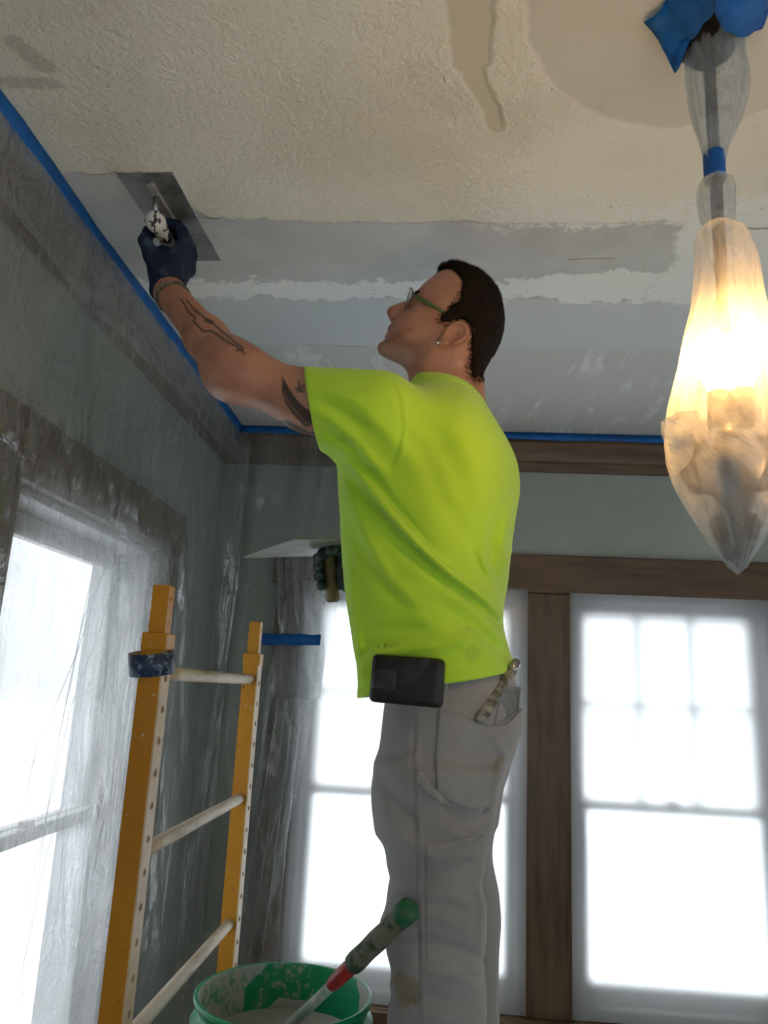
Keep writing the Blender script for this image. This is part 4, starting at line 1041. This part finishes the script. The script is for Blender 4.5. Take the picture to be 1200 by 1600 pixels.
PF = [([(655, 1112), (651, 1200), (656, 1300), (658, 1400), (661, 1500), (662, 1610)], .0022, 3), ([(648, 1112), (644, 1200), (649, 1300), (651, 1400), (654, 1500), (655, 1610)], -.0025, 3),
      ([(600, 1440), (640, 1425), (690, 1432), (740, 1455)], .006, 11), ([(608, 1470), (650, 1462), (710, 1480), (752, 1500)], -.006, 10), ([(612, 1535), (650, 1515), (700, 1520), (752, 1545)], .006, 11), ([(606, 1560), (660, 1553), (740, 1575)], -.004, 10),
      ([(600, 1270), (630, 1310), (680, 1340), (740, 1335)], .005, 11), ([(595, 1215), (625, 1260), (655, 1290)], -.005, 9), ([(607, 1370), (650, 1375), (710, 1360), (752, 1340)], -.005, 12), ([(690, 1290), (730, 1310), (768, 1290)], .005, 9),
      ([(690, 1240), (700, 1268), (750, 1275), (775, 1240)], -.004, 5), ([(660, 1320), (720, 1318), (762, 1300)], .0015, 2.5), ([(620, 1130), (640, 1180), (645, 1240)], .003, 10), ([(660, 1395), (700, 1400), (750, 1420)], .004, 9),
      ([(770, 1150), (790, 1180), (775, 1230), (768, 1300)], .005, 8), ([(748, 1390), (757, 1420), (752, 1470)], .006, 8), ([(655, 1580), (700, 1592), (750, 1580)], .004, 10)]
def d_pants_o(P):
    legs = smin(leg_l(P), leg_r(P), .012)
    d = smin(pelvis(P), legs, .035)
    return d - pix_lines(P, PF, MID)*1.45 - vnoise(P, 10)*.003 - vnoise(P, 23)*.0016
def d_pants(P):
    return smax(d_pants_o(P), DECK+.075-P[:, 2], .004)
me, _v = net(d_pants, (-.20, 1.20, .94), (.225, 1.70, 1.86), .0036, 'trousers')
mesh_obj('trousers', me, MAT['pants'], person, True)
# pocket, hammer loop and seams are sewn-on pieces of the same cloth
def patch(name, poly, th, h=.0026, mat=None, ymax=MID+.02, base=d_pants_o, inset=.004, parent=person):
    c = np.array(poly, float)
    def fn(P):
        o = base(P); a, b = proj(P)
        r = poly_sd(poly, a, b)*(P[:, 1]/F)
        return smax(smax(smax(o-th, -(o+inset), .001), r, .003), P[:, 1]-ymax, .002)
    ps = [at(x, y, Y) for x, y in poly for Y in (1.2, ymax)]
    lo = np.min(ps, 0)-.012; hi = np.max(ps, 0)+.012; lo[1] = 1.18; hi[1] = ymax+.01
    me, _v = net(fn, lo, hi, h, name); return mesh_obj(name, me, mat or MAT['pants'], parent, True)
patch('back_pocket', [(686, 1106), (720, 1118), (760, 1134), (790, 1133), (818, 1104), (822, 1140), (800, 1172), (780, 1225), (766, 1262), (735, 1266), (700, 1252), (683, 1240), (680, 1180)], .0050)
patch('hammer_loop', [(652, 1203), (662, 1206), (676, 1228), (700, 1250), (706, 1262), (690, 1258), (668, 1240), (650, 1222)], .0085)
patch('belt_loop', [(684, 1062), (700, 1062), (698, 1112), (684, 1112)], .0035)
patch('knee_patch', [(664, 1318), (758, 1302), (752, 1400), (756, 1520), (700, 1530), (664, 1522)], .0022)

# gloves
MAT['glove'] = None
def glove_mat(name, c, sc):
    m = N(name); n = m.noise(26, 5, .7); col = m.mix(m.step(n, .50, .68), c, sc)
    return m.done(m.bsdf(col, .7, .3, 0, m.bump(m.noise(300, 2), .3, .002)))
gm = glove_mat('navy_work_glove', (.004, .013, .036), (.045, .07, .115))
gm2 = glove_mat('dark_green_work_glove', (.010, .022, .020), (.06, .085, .08))
def d_glove_l(P):
    d = fist(P, HC_L, TH, WR_L+(HC_L-WR_L)*.22, np.array([1., 0, 0]))
    d = smin(d, cone(P, WR_L+adir*.004, HC_L+(WR_L-HC_L)*.5, .034, .031), .02)
    d = d - vnoise(P, 45)*.0012
    return smax(d, -((P-(WR_L+adir*.002).astype(np.float32))@adir.astype(np.float32)+.012*np.sin((P[:, 0]-WR_L[0])*30)), .003)
c0 = HC_L; me, _v = net(d_glove_l, c0-np.array([.09, .09, .15]), c0+np.array([.09, .09, .055]), .0021, 'glove')
mesh_obj('glove', me, gm, person, True)
def d_glove_r(P):
    d = fist(P, HC_R, HN, WR_R, np.array([0, 1., 0]), th=-1)
    d = smin(d, cone(P, HC_R+(WR_R-HC_R)*.6, WR_R-rdir*.03, .032, .034), .02)
    return smax(d-vnoise(P, 45)*.0012, -((P-(WR_R-rdir*.03).astype(np.float32))@rdir.astype(np.float32)), .003)
me, _v = net(d_glove_r, HC_R-np.array([.08, .09, .09]), HC_R+np.array([.16, .09, .07]), .0024, 'glove')
mesh_obj('glove', me, gm2, person, True)
# boots (below the picture, on the deck)
fd = np.array([-math.cos(ANG), math.sin(ANG), 0])
MAT['boot'] = simple('tan_boot_leather', (.22, .13, .06), (.15, .09, .04), 10, .6)
for lg in (leg_l, leg_r):
    b0 = np.array([float(lg.cx[0]), lg.y, DECK])
    def d_boot(P, b0=b0):
        d = cone(P, b0+[0, 0, .055], b0+[0, 0, .16], .048, .050)
        d = smin(d, cone(P, b0-fd*.03+[0, 0, .04], b0+fd*.12+[0, 0, .035], .042, .040), .03)
        return smax(d, DECK-P[:, 2], .002)
    me, _v = net(d_boot, b0-np.array([.24, .12, .02]), b0+np.array([.12, .14, .22]), .005, 'boot'); mesh_obj('boot', me, MAT['boot'], person, True)

# ------------------------------------------------------------------ hair
hair_poly = [(683, 424), (688, 414), (700, 404), (740, 412), (775, 438), (796, 472), (800, 512), (792, 545), (775, 575), (750, 596), (732, 606), (727, 596), (729, 580), (731, 566), (728, 548), (724, 533), (716, 524), (706, 521), (694, 524), (686, 526), (683, 519), (690, 511), (699, 503), (709, 494), (716, 482), (718, 466), (714, 450), (704, 437), (692, 429)]
def d_hair(P):
    L = head_local(P); o = np.minimum(d_head(P), d_skull(L)+.0)
    a = 700+L[:, 0]/mpp; b = 500-L[:, 1]/mpp
    nz = vnoise(P, 150)*3.0+vnoise(P, 60)*2.5
    r = (poly_sd(hair_poly, a, b)+nz)*mpp
    top = np.clip((pxl(0, 470)[1]*0+L[:, 1]-pxl(0, 480)[1])/.06, 0, 1)
    low = np.clip((pxl(0, 545)[1]-L[:, 1])/.05, 0, 1)
    th = .0055+.0055*top-.003*low + vnoise(P, 120)*.0012 + vnoise(P, 40)*.0012
    fr = np.clip(.5-r/.020, 0, 1)
    d_e = d_ear(L)
    return smax(smax(smax(o-th*np.clip(.25+fr, 0, 1), -(o+.004), .001), r, .004), -(d_e-.003), .002)
me, HV = net(d_hair, hl(700, 500)-np.array([.05, .12, .14]), hl(700, 500)+np.array([.14, .12, .14]), .0021, 'hair')
def hair_mat():
    m = N('dark_brown_hair'); n = m.noise(420, 3, .6, m.coords('Object', scale=(1, 1, .5)))
    col = m.mix(m.step(n, .35, .7), (.0045, .003, .0025), (.020, .011, .007))
    return m.done(m.bsdf(col, .7, .12, 0, m.bump(n, .6, .004)))
MAT['hair'] = hair_mat()
nv = len(me.vertices); nn = np.empty(nv*3, np.float32); me.vertices.foreach_get('normal', nn); nn = nn.reshape(-1, 3)
hair_o = mesh_obj('hair', me, MAT['hair'], person, True)
g = np.random.default_rng(5)
outer = np.flatnonzero(d_head(HV.astype(np.float32)) > .0015)
pick = g.choice(outer, min(15000, len(outer)), replace=False)
root = HV[pick]-nn[pick]*.002; flow = nn[pick]*1.0+eu*.45-ev*.25+g.normal(0, .30, (len(pick), 3)); flow /= np.linalg.norm(flow, axis=1)[:, None]
sd_ = np.cross(flow, g.normal(0, 1, flow.shape)); sd_ /= np.linalg.norm(sd_, axis=1)[:, None]
Lh = (.0045+.004*g.random(len(pick)))[:, None]*np.clip(.6+6*(root-HO)@ev, .45, 1.25)[:, None]
sk = V[(V[:, 2] > 2.3)]; L_ = head_local(sk.astype(np.float32)); pa_, pb_ = 700+L_[:, 0]/mpp, 500-L_[:, 1]/mpp
rr_ = poly_sd(hair_poly, pa_, pb_); pr = np.clip(1-np.abs(rr_-1)/9, 0, 1)*(d_ear(L_) > .004)*(np.abs(L_[:, 2]) > .02)
sel = np.flatnonzero(g.random(len(sk)) < pr*.95); sel = np.repeat(sel, 2)
r2 = sk[sel]+g.normal(0, .0009, (len(sel), 3)); cen_ = hl(715, 500); n2_ = r2-cen_; n2_ /= np.linalg.norm(n2_, axis=1)[:, None]
f2_ = n2_*.35+eu*.75-ev*.45+g.normal(0, .25, n2_.shape); f2_ /= np.linalg.norm(f2_, axis=1)[:, None]
s2_ = np.cross(f2_, n2_); s2_ /= np.linalg.norm(s2_, axis=1)[:, None]
root = np.concatenate([root, r2]); flow = np.concatenate([flow, f2_]); sd_ = np.concatenate([sd_, s2_]); Lh = np.concatenate([Lh, .005+.004*g.random((len(sel), 1))])
tri = np.stack([root-sd_*.0005, root+sd_*.0005, root+flow*Lh], 1).reshape(-1, 3)
me = bpy.data.meshes.new('hair_strands'); me.from_pydata(tri.tolist(), [], np.arange(len(tri)).reshape(-1, 3).tolist()); me.update()
ho = mesh_obj('hair_strands', me, MAT['hair'], hair_o, False, 'stuff')
# eyebrow
bp = [(hl(x, y, w_)) for x, y, w_ in ((647, 464, .014), (650, 464, .026), (655, 468, .039), (662, 474, .050))]
mesh_obj('eyebrow', tube(bmesh.new(), bp, [.002, .0042, .0040, .0018], 8), MAT['hair'], person, True)
mesh_obj('eyebrow', tube(bmesh.new(), [hl(x, y, -w_) for x, y, w_ in ((647, 464, .014), (650, 464, .026), (655, 468, .039), (662, 474, .050))], [.002, .0042, .0040, .0018], 8), MAT['hair'], person, True)
bm = bmesh.new(); bmesh.ops.create_icosphere(bm, subdivisions=2, radius=.0024, matrix=Matrix.Translation(hl(679, 559, .0815)))
mesh_obj('ear_stud', bm, simple('polished_silver', (.9, .9, .9), (.9, .9, .9), 5, .15, .5, .2), person, True)

# ------------------------------------------------------------------ glasses
gl = tag(empty('eyeglasses', hl(640, 476)), 'thin eyeglasses with green temples on the worker\'s face', 'glasses')
MAT['gframe'] = simple('gunmetal_wire', (.10, .10, .11), None, 5, .3, .5, .8)
MAT['gtemple'] = simple('green_temple', (.045, .095, .022), (.06, .12, .03), 30, .4)
MAT['gtip'] = simple('black_tip', (.01, .01, .01), None, 5, .4)
def lens_mat():
    m = N('spectacle_lens'); t = m.n('ShaderNodeBsdfTransparent'); t.inputs[0].default_value = (.9, .92, .9, 1)
    g_ = m.n('ShaderNodeBsdfGlossy'); g_.inputs['Roughness'].default_value = .4
    x = m.n('ShaderNodeMixShader'); x.inputs[0].default_value = .35; m.t.links.new(t.outputs[0], x.inputs[1]); m.t.links.new(g_.outputs[0], x.inputs[2]); return m.done(x.outputs[0])
LM = lens_mat()
ga, gb = np.array(hl(639.5, 459)), np.array(hl(631.5, 491)); gu = (ga-gb)/2; gcn = (ga+gb)/2
gfw = np.cross(ew, gu); gfw /= np.linalg.norm(gfw); gfw = gfw if gfw@eu < 0 else -gfw
for s in (1, -1):
    cen = gcn+ew*s*.033
    ring = [cen+gu*math.sin(a)*(1 if math.sin(a) < 0 else .92)+ew*.0255*math.cos(a)-gfw*.010*(max(0, s*math.cos(a)))**2 for a in np.linspace(0, 2*math.pi, 33)[:-1]]
    bm = bmesh.new(); vs_ = [bm.verts.new(p) for p in ring]; c_ = bm.verts.new(cen+gfw*.001)
    for k in range(32): bm.faces.new((vs_[k], vs_[(k+1) % 32], c_))
    ln = mesh_obj('lens', bm, LM, gl, True); md = ln.modifiers.new('thickness', 'SOLIDIFY'); md.thickness = .0018
    mesh_obj('rim', tube(bmesh.new(), ring+[ring[0]], .0011, 8, False), MAT['gframe'], gl, True)
    hg = gcn+ew*s*.060-gfw*.009+gu*.15
    p1 = hl(646, 481, s*.064); p2 = hl(668, 497, s*.072); p3 = hl(690, 512, s*.077); p4 = hl(704, 521, s*.079); p5 = hl(716, 528, s*.080); p6 = hl(727, 543, s*.077)
    mesh_obj('hinge', tube(bmesh.new(), [cen+ew*s*.0245-gfw*.009, hg, p1], .0018, 8), MAT['gframe'], gl, True)
    tm = mesh_obj('temple', tube(bmesh.new(), [p1, seg(p1, p2, .5), p2, p3], [.0046, .0050, .0046, .0034], 10, True, (.8, .8)), MAT['gtemple'], gl, True)
    mesh_obj('temple_tip', tube(bmesh.new(), [p3, p4, p5, p6], [.0024, .0024, .0022, .0018], 10), MAT['gtip'], gl, True)
mesh_obj('bridge', tube(bmesh.new(), [gcn+ew*.0085+gu*.3, gcn+gfw*.002+gu*.42, gcn-ew*.0085+gu*.3], .0013, 8), MAT['gframe'], gl, True)

# ------------------------------------------------------------------ trowel
nrmz = np.array([0, 0, 1.]); TW = np.cross(TH, nrmz)
MAT['blade'] = simple('trowel_steel', (.30, .30, .30), (.14, .14, .135), 14, .26, .5, .6, .1, 30, (.4, .62))
tw = tag(empty('plaster_trowel', TC), 'steel finishing trowel pressed flat against the ceiling by the gloved hand', 'trowel')
Rt = Matrix(((TW[0], TH[0], 0, TC[0]), (TW[1], TH[1], 0, TC[1]), (TW[2], TH[2], 1, TC[2]), (0, 0, 0, 1)))
def tbox(nm, lo, hi, mat, bev=.001):
    bm = nb(lo, hi, bev); bm.transform(Rt); return mesh_obj(nm, bm, mat, tw)
tbox('blade', (-.054, -.150, .0022), (.054, .150, .0036), MAT['blade'], .0004)
tbox('spine_bar', (-.008, -.125, -.006), (.008, .125, .0026), simple('aluminium_bar', (.52, .50, .46), (.38, .36, .33), 20, .4, .5, .6), .002)
bm = tube(bmesh.new(), [(0, -.09, -.004), (0, -.088, -.028), (0, -.075, -.046), (0, -.05, -.048)], .006, 10); bm.transform(Rt); mesh_obj('shank', bm, MAT['steel'], tw, True)
hm = N('spattered_handle'); n_ = hm.noise(38, 3, .6, None, 1.5)
hmat = hm.done(hm.bsdf(hm.mix(hm.step(n_, .52, .57), (.66, .63, .58), (.03, .025, .025)), .6, .3))
HL = HC_L; bm = tube(bmesh.new(), [Vector(HL+TH*t) for t in (-.098, -.096, -.090, -.078, -.064, -.045, 0, .05, .06, .064)], [.004, .013, .0185, .0200, .0175, .0135, .0135, .0135, .011, .004], 20)
mesh_obj('handle', bm, hmat, tw, True)

# bracelet
brc = WR_L-adir*.024; bx, by, _ = frame_of(adir); bx, by = np.array(bx), np.array(by)
br = tag(empty('bracelet', brc), 'silver link bracelet on the raised wrist', 'bracelet')
sil = simple('silver_links', (.34, .33, .30), (.16, .15, .13), 60, .3, .5, .9)
nl = 18; bm = nb((-.0046, -.0062, -.0018), (.0046, .0062, .0018), .0012); lme = bpy.data.meshes.new('link'); bm.to_mesh(lme); bm.free(); lme.materials.append(sil)
for k in range(nl):
    a = 2*math.pi*k/nl; n_ = bx*math.cos(a)+by*math.sin(a); t_ = -bx*math.sin(a)+by*math.cos(a)
    # radius follows the forearm surface
    rs = np.linspace(.02, .06, 81); dd = d_arm_l((brc+rs[:, None]*n_).astype(np.float32)); rr = rs[np.argmax(dd > 0)]+.0012
    p = brc+n_*rr+adir*(.006*math.cos(a*1.0+.6))
    o = bpy.data.objects.new('link', lme); COL.objects.link(o); o.parent = br; o.matrix_parent_inverse = Matrix.Translation(-br.location)
    o.matrix_basis = Matrix(((t_[0], adir[0], n_[0], p[0]), (t_[1], adir[1], n_[1], p[1]), (t_[2], adir[2], n_[2], p[2]), (0, 0, 0, 1)))

# ------------------------------------------------------------------ hawk
hk = tag(empty('plaster_hawk', HKC), 'grey square plaster hawk held level in the far hand', 'hawk')
Rh = Matrix(((e1[0], e2[0], HN[0], HKC[0]), (e1[1], e2[1], HN[1], HKC[1]), (e1[2], e2[2], HN[2], HKC[2]), (0, 0, 0, 1)))
bm = nb((-.15, -.15, -.0015), (.15, .15, .0015), .0006); bm.transform(Rh); mesh_obj('plate', bm, simple('plastered_plate', (.24, .235, .205), (.18, .175, .15), 14, .5, .4, .2), hk)
bm = tube(bmesh.new(), [(0, 0, -.002), (0, 0, -.012), (0, 0, -.016), (0, 0, -.09), (0, 0, -.118), (0, 0, -.124)], [.022, .022, .0135, .0135, .0165, .010], 18); bm.transform(Rh)
mesh_obj('handle', bm, simple('old_wood_handle', (.16, .11, .06), (.10, .09, .06), 40, .7), hk, True)
bm = bmesh.new(); lathe(bm, [(.001, .012), (.04, .010), (.075, .005), (.09, .0012)], (0, 0, 0), 28, lambda a, z: .18*math.sin(3*a+1)+.1*math.sin(7*a)); bm.transform(Rh)
mesh_obj('compound', bm, simple('hawk_compound', (.5, .49, .45), None, 12, .5), hk, True)

# ------------------------------------------------------------------ belt pouch and knives
def surf_y(px, py, fn, y0=1.12, y1=1.5):
    ys = np.linspace(y0, y1, 400); P = np.array([at(px, py, y) for y in ys], np.float32); d = fn(P); k = np.argmax(d < 0); return ys[k]
sh_pants = lambda P: np.minimum(d_shirt_outer(P), d_pants_o(P))
yp = min(surf_y(x, y, sh_pants) for x, y in ((600, 1040), (640, 1035), (680, 1040), (640, 1060), (610, 1070)))
pc = at(636, 1063.5, yp-.012); pn = left*1.0; pt = np.cross(np.array([0, 0, 1.]), pn); pt = -pt if pt[0] < 0 else pt
tilt = .035; pu = np.array([0, 0, 1.])*math.cos(tilt)+pt*math.sin(tilt)*1.0; pt = np.cross(pu, pn); pt = pt/np.linalg.norm(pt); pt = -pt if pt[0] < 0 else pt
Rp = Matrix(((pt[0], pn[0], pu[0], pc[0]), (pt[1], pn[1], pu[1], pc[1]), (pt[2], pn[2], pu[2], pc[2]), (0, 0, 0, 1)))
po = tag(empty('belt_pouch', pc), 'scuffed black phone pouch clipped at the worker\'s hip', 'pouch')
def lea():
    m = N('scuffed_black_leather'); n = m.noise(34, 5, .7); col = m.mix(m.step(n, .60, .80), (.006, .006, .0065), (.12, .12, .125))
    return m.done(m.bsdf(col, .5, .4, 0, m.bump(m.noise(220, 3), .3, .002)))
LE = lea(); pw, ph = .116*yp/1.24/2, .074*yp/1.24/2
def pbox(nm, lo, hi, bev, mat=LE):
    bm = bmesh.new(); r_ = bmesh.ops.create_cube(bm, size=1, matrix=Matrix.Translation((Vector(lo)+Vector(hi))/2) @ Matrix.Diagonal((*(Vector(hi)-Vector(lo)), 1)))
    bmesh.ops.bevel(bm, geom=bm.edges[:], offset=bev, segments=4, affect='EDGES', profile=.5); bm.transform(Rp); return mesh_obj(nm, bm, mat, po, True)
pbox('pouch_body', (-pw, -.016, -ph), (pw, .014, ph), .0085)
pbox('front_panel', (-pw*.90, .008, -ph*.86), (pw*.93, .0162, ph*.88), .004)
pbox('label_panel', (-pw*.86, .014, -ph*.42), (-pw*.22, .0175, ph*.36), .0015, simple('worn_grey_panel', (.022, .022, .023), (.05, .05, .05), 30, .6))
bm = bmesh.new(); sd2 = [(-.004, ph*.30), (pw*.52, ph*.93), (pw*.84, ph*.93), (-.004+pw*.34, -ph*.42), (-pw*.25, -ph*.50), (-pw*.86, -ph*.50), (-pw*.86, -ph*.66), (pw*.10, -ph*.70)]
poly_ = [(-pw*.2, ph*.42), (pw*.30, ph*.92), (pw*.72, ph*.92), (pw*.30, -ph*.10), (-pw*.02, -ph*.52), (-pw*.86, -ph*.56), (-pw*.86, -ph*.40), (-pw*.16, -ph*.38)]
fr_ = [bm.verts.new((x, .0172, z)) for x, z in poly_]; bk_ = [bm.verts.new((x, .012, z)) for x, z in poly_]
bm.faces.new(fr_); bm.faces.new(bk_[::-1])
for k in range(len(poly_)): bm.faces.new((fr_[k], fr_[(k+1) % 8], bk_[(k+1) % 8], bk_[k]))
bm.transform(Rp); mesh_obj('flap_band', bm, simple('black_band', (.008, .008, .009), (.03, .03, .03), 40, .45), po)
pbox('belt_clip', (-pw*.3, -.024, -ph*.3), (pw*.3, -.012, ph*1.02), .002)
def tool_at(name, label, a, b, off):
    A = at(*a, surf_y(*a, sh_pants)-off); B_ = at(*b, surf_y(*b, sh_pants)-off); o = tag(empty(name, A), label, 'putty knife'); return o, A, B_
ks, A, B_ = tool_at('putty_knife', 'putty knife with plaster-caked wooden handle in the trouser pocket', (749, 1124), (797, 1050), .011)
mesh_obj('handle', tube(bmesh.new(), [Vector(A).lerp(Vector(B_), t) for t in (-.03, .0, .08, .25, .5, .75, 1.0)], [.004, .0085, .0115, .012, .0105, .0095, .0105], 16, True, (1, .8)), simple('caked_handle', (.30, .29, .25), (.10, .095, .075), 55, .8, .2, 0, .5, 90, (.42, .6)), ks, True)
q1 = B_+(B_-A)/np.linalg.norm(B_-A)*.03
mesh_obj('ferrule', tube(bmesh.new(), [Vector(B_), Vector(q1)], [.0105, .0085], 14), MAT['steel'], ks, True)
k2 = tag(empty('taping_knife', at(795, 1100, 1.3)), 'flat steel scraper blade tucked behind the putty knife in the pocket', 'scraper')
cor = [at(x, y, surf_y(min(x, 803), y, sh_pants)-o_) for x, y, o_ in ((784, 1070, .006), (814, 1074, .006), (810, 1112, .008), (790, 1132, .004), (772, 1134, .004))]
bm = bmesh.new(); nn_ = np.cross(np.array(cor[1])-cor[0], np.array(cor[2])-cor[0]); nn_ /= np.linalg.norm(nn_)
f1 = [bm.verts.new(c_) for c_ in cor]; f2 = [bm.verts.new(np.array(c_)+nn_*.0012) for c_ in cor]; bm.faces.new(f1); bm.faces.new(f2[::-1])
for k in range(5): bm.faces.new((f1[k], f1[(k+1) % 5], f2[(k+1) % 5], f2[k]))
mesh_obj('blade', bm, simple('dull_steel', (.20, .20, .195), (.14, .14, .135), 14, .45, .5, .4), k2)
